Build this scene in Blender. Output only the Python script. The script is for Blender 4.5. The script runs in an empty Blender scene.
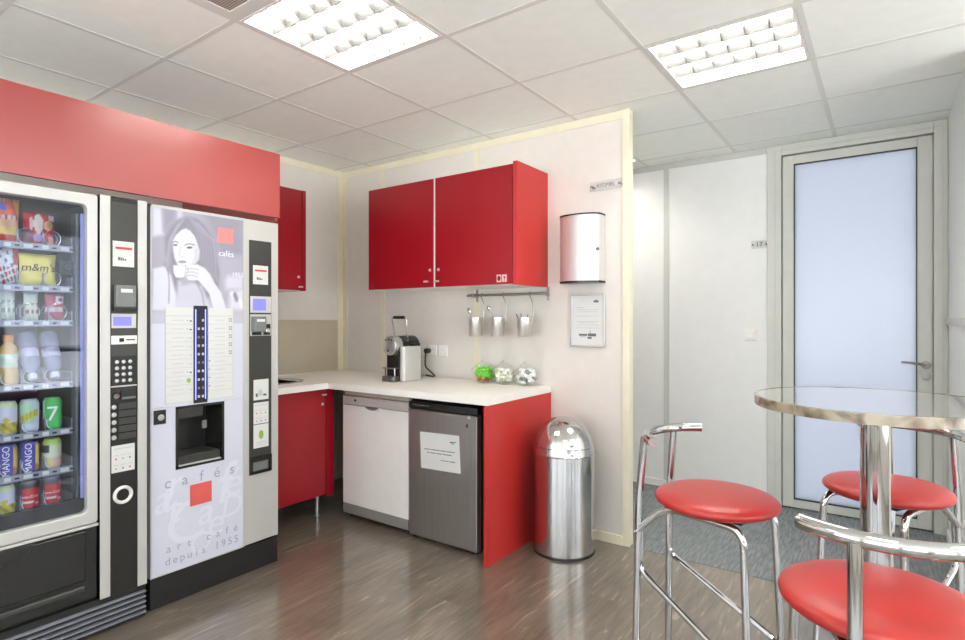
import bpy, bmesh, math, random
import numpy as np
from mathutils import Vector, Matrix, Quaternion
random.seed(7)
sc = bpy.context.scene
COL = sc.collection
PI = math.pi

# ------------------------------------------------------------------ camera model (metres, z up)
CF, VX, HY, CH = 565.0, 886.0, 319.5, 1.35
TH = math.atan((VX - 482.5) / CF)
FW = Vector((-math.sin(TH), math.cos(TH), 0)); RT = Vector((math.cos(TH), math.sin(TH), 0))
def ray(px, py): return FW + RT * ((px - 482.5) / CF) + Vector((0, 0, (HY - py) / CF))
def atz(px, py, z=0.0):
    r = ray(px, py); return r * ((z - CH) / r.z) + Vector((0, 0, CH))
def aty(px, py, y=3.24):
    r = ray(px, py); return r * (y / r.y) + Vector((0, 0, CH))
def atx(px, py, x=-2.766):
    r = ray(px, py); return r * (x / r.x) + Vector((0, 0, CH))
def view(r, d, z=0.0): return RT * r + FW * d + Vector((0, 0, z))

cam_data = bpy.data.cameras.new('camera'); cam = bpy.data.objects.new('camera', cam_data); COL.objects.link(cam)
cam_data.sensor_width = 36.0; cam_data.lens = 36.0 * CF / 965.0; cam_data.clip_start = 0.05
cam_data.shift_y = (HY - 320.0) / 965.0
cam.location = (0, 0, CH); cam.rotation_euler = (PI / 2, 0, TH)
sc.camera = cam
sc.view_settings.view_transform = 'Standard'; sc.view_settings.look = 'None'
sc.view_settings.gamma = 1.0; sc.view_settings.use_curve_mapping = False
sc.view_settings.exposure = 0.77
sc.cycles.use_denoising = True
sc.cycles.diffuse_bounces = 6; sc.cycles.glossy_bounces = 6; sc.cycles.transparent_max_bounces = 16
sc.cycles.sample_clamp_indirect = 6.0
sc.cycles.caustics_reflective = False; sc.cycles.caustics_refractive = False

# ------------------------------------------------------------------ materials
def lin(c):
    c = c / 255.0
    return c / 12.92 if c <= 0.04045 else ((c + 0.055) / 1.055) ** 2.4
def L(r, g, b): return (lin(r), lin(g), lin(b))
MATS = {}
def mat(name, rgb, rough=0.5, metal=0.0, spec=0.5, var=0.04, vscale=14.0, bump=0.0, bscale=120.0, coat=0.0, emit=None, estr=0.0, aniso=None):
    """principled material whose colour and roughness drift slightly with a noise texture"""
    if name in MATS: return MATS[name]
    m = bpy.data.materials.new(name); m.use_nodes = True; nt = m.node_tree; n = nt.nodes; l = nt.links
    p = n['Principled BSDF']
    tc = n.new('ShaderNodeTexCoord'); nz = n.new('ShaderNodeTexNoise'); nz.inputs['Scale'].default_value = vscale
    nz.inputs['Detail'].default_value = 4
    src = tc.outputs['Object']
    if aniso:
        mp = n.new('ShaderNodeMapping'); mp.inputs['Scale'].default_value = aniso; l.new(src, mp.inputs['Vector']); src = mp.outputs['Vector']
    l.new(src, nz.inputs['Vector'])
    cr = n.new('ShaderNodeValToRGB')
    cr.color_ramp.elements[0].position = 0.3; cr.color_ramp.elements[1].position = 0.7
    a = [max(0, c * (1 - var)) for c in L(*rgb)]; b = [min(1, c * (1 + var)) for c in L(*rgb)]
    cr.color_ramp.elements[0].color = (*a, 1); cr.color_ramp.elements[1].color = (*b, 1)
    l.new(nz.outputs['Fac'], cr.inputs['Fac']); l.new(cr.outputs['Color'], p.inputs['Base Color'])
    mr = n.new('ShaderNodeMapRange'); mr.inputs['To Min'].default_value = rough * 0.97; mr.inputs['To Max'].default_value = min(1, rough * 1.03)
    l.new(nz.outputs['Fac'], mr.inputs['Value']); l.new(mr.outputs['Result'], p.inputs['Roughness'])
    p.inputs['Metallic'].default_value = metal; p.inputs['Specular IOR Level'].default_value = spec
    p.inputs['Coat Weight'].default_value = coat; p.inputs['Coat Roughness'].default_value = 0.08
    if bump:
        n2 = n.new('ShaderNodeTexNoise'); n2.inputs['Scale'].default_value = bscale; n2.inputs['Detail'].default_value = 3
        l.new(src, n2.inputs['Vector'])
        bp = n.new('ShaderNodeBump'); bp.inputs['Strength'].default_value = bump; bp.inputs['Distance'].default_value = 0.002
        l.new(n2.outputs['Fac'], bp.inputs['Height']); l.new(bp.outputs['Normal'], p.inputs['Normal'])
    if emit:
        p.inputs['Emission Color'].default_value = (*L(*emit), 1); p.inputs['Emission Strength'].default_value = estr
    MATS[name] = m
    return m
def glass(name, tint=(255, 255, 255), refl=1.0, body=0.0, bodycol=(255, 255, 255), rough=0.02):
    """thin sheet: light passes straight through, fresnel reflection on top, optional milky body"""
    m = bpy.data.materials.new(name); m.use_nodes = True; nt = m.node_tree; n = nt.nodes; l = nt.links
    n.remove(n['Principled BSDF']); out = n['Material Output']
    tr = n.new('ShaderNodeBsdfTransparent'); tr.inputs['Color'].default_value = (*L(*tint), 1)
    gl = n.new('ShaderNodeBsdfGlossy'); gl.inputs['Roughness'].default_value = rough
    fr = n.new('ShaderNodeLayerWeight'); fr.inputs['Blend'].default_value = 0.5
    pw = n.new('ShaderNodeMath'); pw.operation = 'POWER'; pw.inputs[1].default_value = 4.0; l.new(fr.outputs['Facing'], pw.inputs[0])
    mu = n.new('ShaderNodeMath'); mu.operation = 'MULTIPLY_ADD'; mu.inputs[1].default_value = 0.6 * refl; mu.inputs[2].default_value = 0.04 * refl
    l.new(pw.outputs[0], mu.inputs[0])
    base = tr.outputs['BSDF']
    if body:
        df = n.new('ShaderNodeBsdfDiffuse'); df.inputs['Color'].default_value = (*L(*bodycol), 1)
        m1 = n.new('ShaderNodeMixShader'); nz = n.new('ShaderNodeTexNoise'); nz.inputs['Scale'].default_value = 60
        mr = n.new('ShaderNodeMapRange'); mr.inputs['To Min'].default_value = body * 0.8; mr.inputs['To Max'].default_value = min(1, body * 1.2)
        l.new(nz.outputs['Fac'], mr.inputs['Value']); l.new(mr.outputs['Result'], m1.inputs['Fac'])
        l.new(tr.outputs['BSDF'], m1.inputs[1]); l.new(df.outputs['BSDF'], m1.inputs[2]); base = m1.outputs['Shader']
    mx = n.new('ShaderNodeMixShader'); l.new(mu.outputs[0], mx.inputs['Fac']); l.new(base, mx.inputs[1]); l.new(gl.outputs['BSDF'], mx.inputs[2])
    l.new(mx.outputs['Shader'], out.inputs['Surface'])
    return m
def printed(name, rough=0.4, estr=0.0, coat=0.0):
    m = bpy.data.materials.new(name); m.use_nodes = True; nt = m.node_tree; n = nt.nodes; l = nt.links
    p = n['Principled BSDF']; a = n.new('ShaderNodeAttribute'); a.attribute_name = 'Col'
    l.new(a.outputs['Color'], p.inputs['Base Color']); p.inputs['Roughness'].default_value = rough
    p.inputs['Coat Weight'].default_value = coat
    if estr:
        l.new(a.outputs['Color'], p.inputs['Emission Color']); p.inputs['Emission Strength'].default_value = estr
    return m
def floor_mat():
    m = bpy.data.materials.new('laminate planks'); m.use_nodes = True; nt = m.node_tree; n = nt.nodes; l = nt.links
    p = n['Principled BSDF']; tc = n.new('ShaderNodeTexCoord'); sx = n.new('ShaderNodeSeparateXYZ'); l.new(tc.outputs['Object'], sx.inputs[0])
    cb = n.new('ShaderNodeCombineXYZ'); l.new(sx.outputs['Y'], cb.inputs['X']); l.new(sx.outputs['X'], cb.inputs['Y'])
    br = n.new('ShaderNodeTexBrick'); l.new(cb.outputs[0], br.inputs['Vector'])
    br.inputs['Scale'].default_value = 1.0; br.inputs['Brick Width'].default_value = 1.25; br.inputs['Row Height'].default_value = 0.185
    br.inputs['Mortar Size'].default_value = 0.0012; br.inputs['Mortar Smooth'].default_value = 0.3; br.inputs['Bias'].default_value = 0
    br.inputs['Color1'].default_value = (0.0, 0, 0, 1); br.inputs['Color2'].default_value = (1, 1, 1, 1); br.inputs['Mortar'].default_value = (0.35, 0.35, 0.35, 1)
    br.offset = 0.37
    mp = n.new('ShaderNodeMapping'); mp.inputs['Scale'].default_value = (40, 4.0, 1); l.new(tc.outputs['Object'], mp.inputs['Vector'])
    # shift the grain per plank
    ad = n.new('ShaderNodeVectorMath'); ad.operation = 'ADD'; l.new(mp.outputs[0], ad.inputs[0])
    ml = n.new('ShaderNodeVectorMath'); ml.operation = 'SCALE'; ml.inputs['Scale'].default_value = 9.0; l.new(br.outputs['Color'], ml.inputs[0]); l.new(ml.outputs[0], ad.inputs[1])
    g1 = n.new('ShaderNodeTexNoise'); g1.inputs['Scale'].default_value = 1.0; g1.inputs['Detail'].default_value = 6; g1.inputs['Roughness'].default_value = 0.62; g1.inputs['Distortion'].default_value = 0.8
    l.new(ad.outputs[0], g1.inputs['Vector'])
    mp2 = n.new('ShaderNodeMapping'); mp2.inputs['Scale'].default_value = (5.0, 1.3, 1); l.new(tc.outputs['Object'], mp2.inputs['Vector'])
    g2 = n.new('ShaderNodeTexNoise'); g2.inputs['Scale'].default_value = 1.6; g2.inputs['Detail'].default_value = 3; l.new(mp2.outputs[0], g2.inputs['Vector'])
    r1 = n.new('ShaderNodeValToRGB'); e = r1.color_ramp.elements
    e[0].position = 0.25; e[0].color = (*L(84, 76, 65), 1); e[1].position = 0.60; e[1].color = (*L(120, 111, 98), 1)
    e2 = r1.color_ramp.elements.new(0.69); e2.color = (*L(154, 146, 133), 1)
    l.new(g1.outputs['Fac'], r1.inputs['Fac'])
    mx = n.new('ShaderNodeMix'); mx.data_type = 'RGBA'; mx.blend_type = 'MULTIPLY'; mx.inputs[0].default_value = 1
    r2 = n.new('ShaderNodeValToRGB'); r2.color_ramp.elements[0].position = 0.3; r2.color_ramp.elements[0].color = (.78, .76, .74, 1); r2.color_ramp.elements[1].position = 0.7; r2.color_ramp.elements[1].color = (1.1, 1.08, 1.06, 1)
    l.new(g2.outputs['Fac'], r2.inputs['Fac']); l.new(r1.outputs['Color'], mx.inputs[6]); l.new(r2.outputs['Color'], mx.inputs[7])
    mx2 = n.new('ShaderNodeMix'); mx2.data_type = 'RGBA'; mx2.blend_type = 'MULTIPLY'; mx2.inputs[0].default_value = 1
    r3 = n.new('ShaderNodeMapRange'); r3.inputs['To Min'].default_value = 0.86; r3.inputs['To Max'].default_value = 1.12; l.new(br.outputs['Color'], r3.inputs['Value'])
    l.new(mx.outputs[2], mx2.inputs[6]); l.new(r3.outputs[0], mx2.inputs[7])
    l.new(mx2.outputs[2], p.inputs['Base Color'])
    rr = n.new('ShaderNodeMapRange'); rr.inputs['To Min'].default_value = 0.27; rr.inputs['To Max'].default_value = 0.31; l.new(g1.outputs['Fac'], rr.inputs['Value']); l.new(rr.outputs[0], p.inputs['Roughness'])
    bp = n.new('ShaderNodeBump'); bp.inputs['Strength'].default_value = 0.05; bp.inputs['Distance'].default_value = 0.002
    l.new(g1.outputs['Fac'], bp.inputs['Height']); l.new(bp.outputs[0], p.inputs['Normal'])
    p.inputs['Specular IOR Level'].default_value = 0.6
    p.inputs['Coat Weight'].default_value = 0.75; p.inputs['Coat IOR'].default_value = 1.7; p.inputs['Coat Roughness'].default_value = 0.1
    return m
def carpet_mat():
    m = bpy.data.materials.new('ribbed carpet'); m.use_nodes = True; nt = m.node_tree; n = nt.nodes; l = nt.links
    p = n['Principled BSDF']; tc = n.new('ShaderNodeTexCoord')
    mp = n.new('ShaderNodeMapping'); mp.inputs['Scale'].default_value = (90, 9, 1); l.new(tc.outputs['Object'], mp.inputs['Vector'])
    g = n.new('ShaderNodeTexNoise'); g.inputs['Scale'].default_value = 1; g.inputs['Detail'].default_value = 3; l.new(mp.outputs[0], g.inputs['Vector'])
    g2 = n.new('ShaderNodeTexNoise'); g2.inputs['Scale'].default_value = 260; g2.inputs['Detail'].default_value = 2; l.new(tc.outputs['Object'], g2.inputs['Vector'])
    ad = n.new('ShaderNodeMath'); ad.operation = 'ADD'; l.new(g.outputs['Fac'], ad.inputs[0]); l.new(g2.outputs['Fac'], ad.inputs[1])
    r = n.new('ShaderNodeValToRGB'); e = r.color_ramp.elements; e[0].position = 0.38; e[0].color = (*L(88, 93, 95), 1); e[1].position = 0.62; e[1].color = (*L(134, 139, 141), 1)
    hv = n.new('ShaderNodeMath'); hv.operation = 'MULTIPLY'; hv.inputs[1].default_value = 0.5; l.new(ad.outputs[0], hv.inputs[0])
    l.new(hv.outputs[0], r.inputs['Fac']); l.new(r.outputs['Color'], p.inputs['Base Color']); p.inputs['Roughness'].default_value = 0.95
    bp = n.new('ShaderNodeBump'); bp.inputs['Strength'].default_value = 0.5; bp.inputs['Distance'].default_value = 0.004; l.new(hv.outputs[0], bp.inputs['Height']); l.new(bp.outputs[0], p.inputs['Normal'])
    return m
def marble_mat(name, dark, light, rough, spec=0.5):
    m = bpy.data.materials.new(name); m.use_nodes = True; nt = m.node_tree; n = nt.nodes; l = nt.links
    p = n['Principled BSDF']; tc = n.new('ShaderNodeTexCoord')
    g = n.new('ShaderNodeTexNoise'); g.inputs['Scale'].default_value = 9; g.inputs['Detail'].default_value = 8; g.inputs['Distortion'].default_value = 2.2; l.new(tc.outputs['Object'], g.inputs['Vector'])
    v = n.new('ShaderNodeTexVoronoi'); v.inputs['Scale'].default_value = 24; l.new(tc.outputs['Object'], v.inputs['Vector'])
    ad = n.new('ShaderNodeMath'); ad.operation = 'MULTIPLY_ADD'; ad.inputs[1].default_value = 0.35; l.new(v.outputs['Distance'], ad.inputs[0]); l.new(g.outputs['Fac'], ad.inputs[2])
    r = n.new('ShaderNodeValToRGB'); e = r.color_ramp.elements; e[0].position = 0.42; e[0].color = (*L(*dark), 1); e[1].position = 0.78; e[1].color = (*L(*light), 1)
    l.new(ad.outputs[0], r.inputs['Fac']); l.new(r.outputs['Color'], p.inputs['Base Color']); p.inputs['Roughness'].default_value = rough; p.inputs['Specular IOR Level'].default_value = spec
    return m
def frosted_mat():
    m = bpy.data.materials.new('frosted glass'); m.use_nodes = True; nt = m.node_tree; n = nt.nodes; l = nt.links
    n.remove(n['Principled BSDF']); out = n['Material Output']
    tr = n.new('ShaderNodeBsdfTranslucent'); tr.inputs['Color'].default_value = (*L(166, 170, 178), 1)
    df = n.new('ShaderNodeBsdfDiffuse'); df.inputs['Color'].default_value = (*L(215, 222, 236), 1)
    nz = n.new('ShaderNodeTexNoise'); nz.inputs['Scale'].default_value = 2.0
    mr = n.new('ShaderNodeMapRange'); mr.inputs['To Min'].default_value = 0.36; mr.inputs['To Max'].default_value = 0.44; l.new(nz.outputs['Fac'], mr.inputs['Value'])
    m1 = n.new('ShaderNodeMixShader'); l.new(mr.outputs[0], m1.inputs['Fac']); l.new(tr.outputs[0], m1.inputs[1]); l.new(df.outputs[0], m1.inputs[2])
    gl = n.new('ShaderNodeBsdfGlossy'); gl.inputs['Roughness'].default_value = 0.25
    m2 = n.new('ShaderNodeMixShader'); m2.inputs['Fac'].default_value = 0.06; l.new(m1.outputs[0], m2.inputs[1]); l.new(gl.outputs[0], m2.inputs[2])
    l.new(m2.outputs[0], out.inputs['Surface'])
    return m

W_KITCHEN = mat('kitchen wall paint', (220, 214, 206), 0.55, bump=0.08, bscale=300, var=0.02)
W_LEFT = W_KITCHEN
W_WHITE = mat('white partition', (230, 230, 228), 0.45, var=0.015)
W_ROOM = mat('room wall paint', (228, 225, 218), 0.6, var=0.02)
CREAM = mat('cream profile', (226, 219, 194), 0.4, var=0.03)
GREYTRIM = mat('grey aluminium profile', (196, 197, 192), 0.4, var=0.02)
GREYFR = mat('light grey door frame', (202, 203, 195), 0.4, var=0.02)
CEIL = mat('ceiling tile', (248, 250, 244), 0.85, bump=0.25, bscale=420, var=0.02)
CEILBAR = mat('ceiling grid bar', (224, 224, 218), 0.5, var=0.01)
FLOOR = floor_mat(); CARPET = carpet_mat()
RED = mat('red lacquer front', (148, 15, 28), 0.3, spec=0.5, var=0.03, vscale=3)
REDF = mat('red fascia laminate', (158, 41, 38), 0.3, spec=1.0, var=0.03, vscale=3)
REDF.node_tree.nodes['Principled BSDF'].inputs['Coat Weight'].default_value = 1.0
REDF.node_tree.nodes['Principled BSDF'].inputs['Coat Roughness'].default_value = 0.24
REDF.node_tree.nodes['Principled BSDF'].inputs['Coat IOR'].default_value = 1.55
RED_LIT = mat('lit side red', (186, 44, 40), 0.42, spec=0.5, var=0.03, vscale=3)  # cupboard red made paler: stronger light on the side panels put into the colour
WHITECAB = mat('white carcass board', (232, 228, 222), 0.5, var=0.02)
COUNTER = mat('white worktop', (240, 237, 230), 0.5, var=0.015)
WHITE = mat('white enamel', (234, 231, 226), 0.3, var=0.015)
WPLAST = mat('white plastic', (235, 233, 228), 0.4, var=0.01)
SILVER = mat('silver painted steel', (198, 197, 193), 0.38, metal=0.25, var=0.02)
ALU = mat('brushed aluminium', (200, 200, 198), 0.3, metal=0.85, var=0.05, vscale=30, aniso=(1, 1, 14))
STEEL = mat('brushed stainless steel', (170, 166, 160), 0.3, metal=0.9, var=0.06, vscale=40, aniso=(1, 1, 0.05))
FRIDGE = mat('fridge steel', (168, 163, 157), 0.36, metal=0.85, var=0.06, vscale=50, aniso=(1, 1, 0.05))
SPLASH = mat('splashback steel', (205, 196, 176), 0.38, metal=0.6, var=0.06, vscale=3)
CHROME = mat('chrome', (196, 196, 195), 0.07, metal=1.0, var=0.01)
BINST = mat('polished steel', (205, 205, 203), 0.14, metal=1.0, var=0.04, vscale=30, aniso=(1, 1, 0.1))
BLACK = mat('black plastic', (26, 26, 25), 0.4, var=0.02)
BLACKG = mat('black gloss', (34, 34, 32), 0.22, var=0.02)
DARK = mat('dark grey steel', (54, 54, 50), 0.35, var=0.02)
GREY = mat('mid grey plastic', (112, 116, 114), 0.4, var=0.05)
LGREY = mat('light grey ink', (186, 188, 194), 0.6, var=0.02)
INK = mat('grey ink', (96, 98, 106), 0.6, var=0.02)
BLINK = mat('black ink', (40, 40, 42), 0.6, var=0.02)
REDINK = mat('red ink', (206, 66, 66), 0.5, var=0.02)
PAPER = mat('paper', (214, 215, 212), 0.7, var=0.01)
GREENINK = mat('green ink', (140, 180, 70), 0.6, var=0.02)
LEATHER = mat('red leatherette', (168, 40, 36), 0.34, spec=0.5, var=0.05, vscale=8, bump=0.25, bscale=500)
INTERIOR = mat('machine interior', (86, 90, 98), 0.45, var=0.05)
TRAY = mat('tray steel', (150, 154, 164), 0.35, metal=0.5, var=0.05)
COIL = mat('coil wire', (225, 228, 234), 0.25, metal=0.5, var=0.02)
DISPLAY = mat('lit display', (104, 104, 196), 0.3, emit=(140, 140, 245), estr=0.32)
LED = mat('blue led strip', (150, 160, 255), 0.3, emit=(130, 145, 255), estr=1.2)
LAMPIN = mat('machine lamp', (150, 155, 215), 0.3, emit=(160, 168, 235), estr=0.2)
TUBE = mat('fluorescent tube', (255, 255, 255), 0.3, emit=(255, 252, 246), estr=36.0)
LOUVRE = mat('louvre grey enamel', (74, 74, 73), 0.55, metal=0.0, var=0.01)
POSTER = mat('backlit poster', (198, 200, 212), 0.35, emit=(222, 226, 242), estr=0.06, var=0.03, vscale=5)
POSTERL = mat('backlit poster light lettering', (222, 223, 230), 0.35, emit=(235, 238, 250), estr=0.06, var=0.01)
PRINT = printed('printed pack', 0.35)
PICTURE = printed('backlit picture', 0.35, estr=0.03)
GLASS = glass('vending glass', (238, 241, 246), 0.7)
JARGLASS = glass('jar glass', (252, 254, 253), 0.9)
ACRYL = glass('acrylic plate', (248, 248, 248), 1.0, body=0.12, bodycol=(225, 224, 222))
PET = glass('clear bottle plastic', (225, 230, 245), 1.3, body=0.42, bodycol=(205, 212, 240))
FROST = frosted_mat()
WINGLASS = glass('window glass', (250, 252, 255), 0.8)
TABLETOP = mat('table top steel', (232, 231, 229), 0.06, metal=0.9, var=0.04, vscale=6)
TABLEEDGE = marble_mat('marbled table edge', (78, 62, 40), (160, 150, 130), 0.2)
SPOON = mat('spoon steel', (190, 188, 182), 0.2, metal=1.0)
JUICE = mat('orange juice', (226, 176, 96), 0.25, var=0.06)

# ------------------------------------------------------------------ mesh builder
ORG = {}
_txt = {}
def text_geo(s, bold=False):
    if s in _txt: return _txt[s]
    cu = bpy.data.curves.new('t', 'FONT'); cu.body = s; cu.size = 1.0; cu.resolution_u = 3; cu.align_x = 'CENTER'; cu.align_y = 'CENTER'
    ob = bpy.data.objects.new('t', cu); COL.objects.link(ob)
    dg = bpy.context.evaluated_depsgraph_get(); dg.update()
    me = ob.evaluated_get(dg).to_mesh()
    vs = [v.co.copy() for v in me.vertices]; fs = [tuple(p.vertices) for p in me.polygons]
    ob.evaluated_get(dg).to_mesh_clear()
    bpy.data.objects.remove(ob); bpy.data.curves.remove(cu)
    _txt[s] = (vs, fs); return _txt[s]

class MB:
    def __init__(s):
        s.bm = bmesh.new(); s.cl = s.bm.verts.layers.float_color.new('Col')
    def face(s, vs, m):
        try:
            f = s.bm.faces.new(vs); f.material_index = m; return f
        except ValueError: return None
    def box(s, x0, x1, y0, y1, z0, z1, m=0):
        x0, x1 = sorted((x0, x1)); y0, y1 = sorted((y0, y1)); z0, z1 = sorted((z0, z1))
        v = [s.bm.verts.new(c) for c in ((x0, y0, z0), (x1, y0, z0), (x1, y1, z0), (x0, y1, z0), (x0, y0, z1), (x1, y0, z1), (x1, y1, z1), (x0, y1, z1))]
        for q in ((0, 3, 2, 1), (4, 5, 6, 7), (0, 1, 5, 4), (1, 2, 6, 5), (2, 3, 7, 6), (3, 0, 4, 7)): s.face([v[i] for i in q], m)
        return s
    def grid(s, fn, nu, nv, m=0, col=None, wrap=False):
        V = []
        for j in range(nv + 1):
            row = []
            for i in range(nu + (0 if wrap else 1)):
                v = s.bm.verts.new(fn(i / nu, j / nv))
                if col is not None:
                    c = col(i / nu, j / nv) if callable(col) else col[j][i]
                    v[s.cl] = (c[0], c[1], c[2], 1)
                row.append(v)
            V.append(row)
        n = nu
        for j in range(nv):
            for i in range(n):
                i2 = (i + 1) % nu if wrap else i + 1
                s.face((V[j][i], V[j][i2], V[j + 1][i2], V[j + 1][i]), m)
        return V
    def lathe(s, prof, o=(0, 0, 0), axis=(0, 0, 1), seg=32, m=0, col=None, phase=0.0):
        o = Vector(o); q = Vector((0, 0, 1)).rotation_difference(Vector(axis).normalized()); rows = []
        for k, (r, z) in enumerate(prof):
            if r < 1e-6:
                v = s.bm.verts.new(o + q @ Vector((0, 0, z)))
                if col: v[s.cl] = (*col(0, z), 1)
                rows.append([v]); continue
            row = []
            for i in range(seg):
                a = 2 * PI * i / seg + phase
                v = s.bm.verts.new(o + q @ Vector((r * math.cos(a), r * math.sin(a), z)))
                if col: v[s.cl] = (*col(a, z), 1)
                row.append(v)
            rows.append(row)
        for a, b in zip(rows, rows[1:]):
            for i in range(seg):
                j = (i + 1) % seg
                if len(a) == 1 and len(b) == 1: break
                if len(a) == 1: s.face((a[0], b[j], b[i]), m)
                elif len(b) == 1: s.face((a[i], a[j], b[0]), m)
                else: s.face((a[i], a[j], b[j], b[i]), m)
        return s
    def cyl(s, p0, p1, r, r1=None, seg=20, m=0):
        p0 = Vector(p0); p1 = Vector(p1); h = (p1 - p0).length; r1 = r if r1 is None else r1
        return s.lathe([(0, 0), (r, 0), (r1, h), (0, h)], p0, p1 - p0, seg, m)
    def tube(s, pts, r, seg=10, m=0, closed=False):
        P = [Vector(p) for p in pts]; n = len(P); rows = []; prev = None
        for k in range(n):
            if closed: t = P[(k + 1) % n] - P[k - 1]
            else: t = P[min(k + 1, n - 1)] - P[max(k - 1, 0)]
            t.normalize()
            if prev is None:
                u = t.orthogonal().normalized()
            else:
                u = (prev - t * prev.dot(t)); u = u.normalized() if u.length > 1e-6 else t.orthogonal().normalized()
            prev = u; w = t.cross(u)
            rr = r[k] if isinstance(r, (list, tuple)) else r
            rows.append([s.bm.verts.new(P[k] + (u * math.cos(2 * PI * i / seg) + w * math.sin(2 * PI * i / seg)) * rr) for i in range(seg)])
        for k in range(n if closed else n - 1):
            a = rows[k]; b = rows[(k + 1) % n]
            for i in range(seg): s.face((a[i], a[(i + 1) % seg], b[(i + 1) % seg], b[i]), m)
        if not closed:
            s.face(rows[0][::-1], m); s.face(rows[-1], m)
        return s
    def prism(s, pts, fn, m=0):
        """polygon pts (a,b) extruded: fn(a,b,0) and fn(a,b,1) give both sides"""
        A = [s.bm.verts.new(fn(a, b, 0)) for a, b in pts]; B = [s.bm.verts.new(fn(a, b, 1)) for a, b in pts]; n = len(pts)
        s.face(A[::-1], m); s.face(B, m)
        for i in range(n): s.face((A[i], A[(i + 1) % n], B[(i + 1) % n], B[i]), m)
        return s
    def text(s, body, size, fn, m=0, curved=False):
        vs, fs = text_geo(body)
        if curved:   # small facets so the lettering follows a curved surface
            t = bmesh.new(); W = [t.verts.new(v) for v in vs]
            for f in fs:
                try: t.faces.new([W[i] for i in f])
                except ValueError: pass
            for _ in range(4):
                bmesh.ops.triangulate(t, faces=t.faces[:])
                le = [e for e in t.edges if e.calc_length() > .12]
                if not le: break
                bmesh.ops.subdivide_edges(t, edges=le, cuts=1)
            bmesh.ops.triangulate(t, faces=t.faces[:]); t.verts.index_update()
            vs = [v.co.copy() for v in t.verts]; fs = [tuple(v.index for v in f.verts) for f in t.faces]; t.free()
        V = [s.bm.verts.new(fn(v.x * size, v.y * size)) for v in vs]
        for f in fs: s.face([V[i] for i in f], m)
        return s
    def build(s, name, mats, parent=None, bevel=0.0, seg=2, sharp=35, subsurf=0, flip=True):
        bm = s.bm
        if flip: bmesh.ops.recalc_face_normals(bm, faces=bm.faces[:])
        if not isinstance(mats, (list, tuple)): mats = [mats]
        if parent is None:
            xs = [v.co for v in bm.verts]
            o = Vector(((min(c.x for c in xs) + max(c.x for c in xs)) / 2, (min(c.y for c in xs) + max(c.y for c in xs)) / 2, min(c.z for c in xs)))
        else: o = ORG[parent.name]
        bmesh.ops.translate(bm, verts=bm.verts[:], vec=-o)
        me = bpy.data.meshes.new(name); bm.to_mesh(me); bm.free()
        for mm in mats: me.materials.append(mm)
        me.polygons.foreach_set('use_smooth', [True] * len(me.polygons))
        me.set_sharp_from_angle(angle=math.radians(sharp))
        ob = bpy.data.objects.new(name, me); COL.objects.link(ob)
        if parent is None: ob.location = o
        else: ob.parent = parent
        ORG[ob.name] = o.copy()
        if bevel:
            b = ob.modifiers.new('bevel', 'BEVEL'); b.width = bevel; b.segments = seg; b.limit_method = 'ANGLE'; b.angle_limit = math.radians(40); b.harden_normals = True
        if subsurf:
            d = ob.modifiers.new('sub', 'SUBSURF'); d.levels = subsurf; d.render_levels = subsurf
        return ob
def box(name, m, parent, x0, x1, y0, y1, z0, z1, bevel=0.0): return MB().box(x0, x1, y0, y1, z0, z1).build(name, m, parent, bevel)
def thing(name, label, cat, loc, group=None):
    o = bpy.data.objects.new(name, None); COL.objects.link(o); o.location = loc; o.empty_display_size = 0.1
    ORG[o.name] = Vector(loc); o['label'] = label; o['category'] = cat
    if group: o['group'] = group
    return o
def tag(o, label, cat, group=None):
    o['label'] = label; o['category'] = cat
    if group: o['group'] = group
    return o
def struct(o): o['kind'] = 'structure'; return o
def dup(o, label=None, parent=None):
    c = o.copy(); COL.objects.link(c)
    if parent: c.parent = parent
    ORG[c.name] = ORG[o.name].copy()
    for ch in list(o.children): dup(ch, None, c)
    if label: c['label'] = label
    return c
def fillet(pts, r, n=6):
    """round the inner corners of a polyline"""
    P = [Vector(p) for p in pts]; out = [P[0]]
    for a, b, c in zip(P, P[1:], P[2:]):
        u = (a - b); v = (c - b); d = min(r, u.length * 0.49, v.length * 0.49); u.normalize(); v.normalize()
        p0 = b + u * d; p1 = b + v * d
        for k in range(n + 1):
            t = k / n; out.append(p0 * (1 - t) ** 2 + b * 2 * t * (1 - t) + p1 * t * t)
    out.append(P[-1]); return out
def rrect(a0, a1, b0, b1, r, n=5):
    pts = []
    for ca, cb, s in ((a1 - r, b1 - r, 0), (a0 + r, b1 - r, 1), (a0 + r, b0 + r, 2), (a1 - r, b0 + r, 3)):
        for k in range(n + 1):
            t = PI / 2 * (s + k / n); pts.append((ca + r * math.cos(t), cb + r * math.sin(t)))
    return pts
def hexc(c): return L(*c)

# ------------------------------------------------------------------ the room
ZC = 2.605; XL = -3.78; YB = 3.24; YD = 4.57; XR = 0.316; XE = 3.2; YF = -3.0; XBE = -1.245
def B(name, m, *a): return struct(MB().box(*a).build(name, m))
B('floor', FLOOR, XL - .1, XE + .1, YF - .1, YB, -0.06, 0.0)
B('floor_carpet', CARPET, XL - .1, XE + .1, YB, YD + .1, -0.06, 0.002)
B('wall_left', W_LEFT, XL - 0.1, XL, YF, YD + 0.1, 0, ZC + .12)
B('wall_back', W_KITCHEN, XL, XBE, YB, YB + 0.048, 0, ZC)
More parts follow.
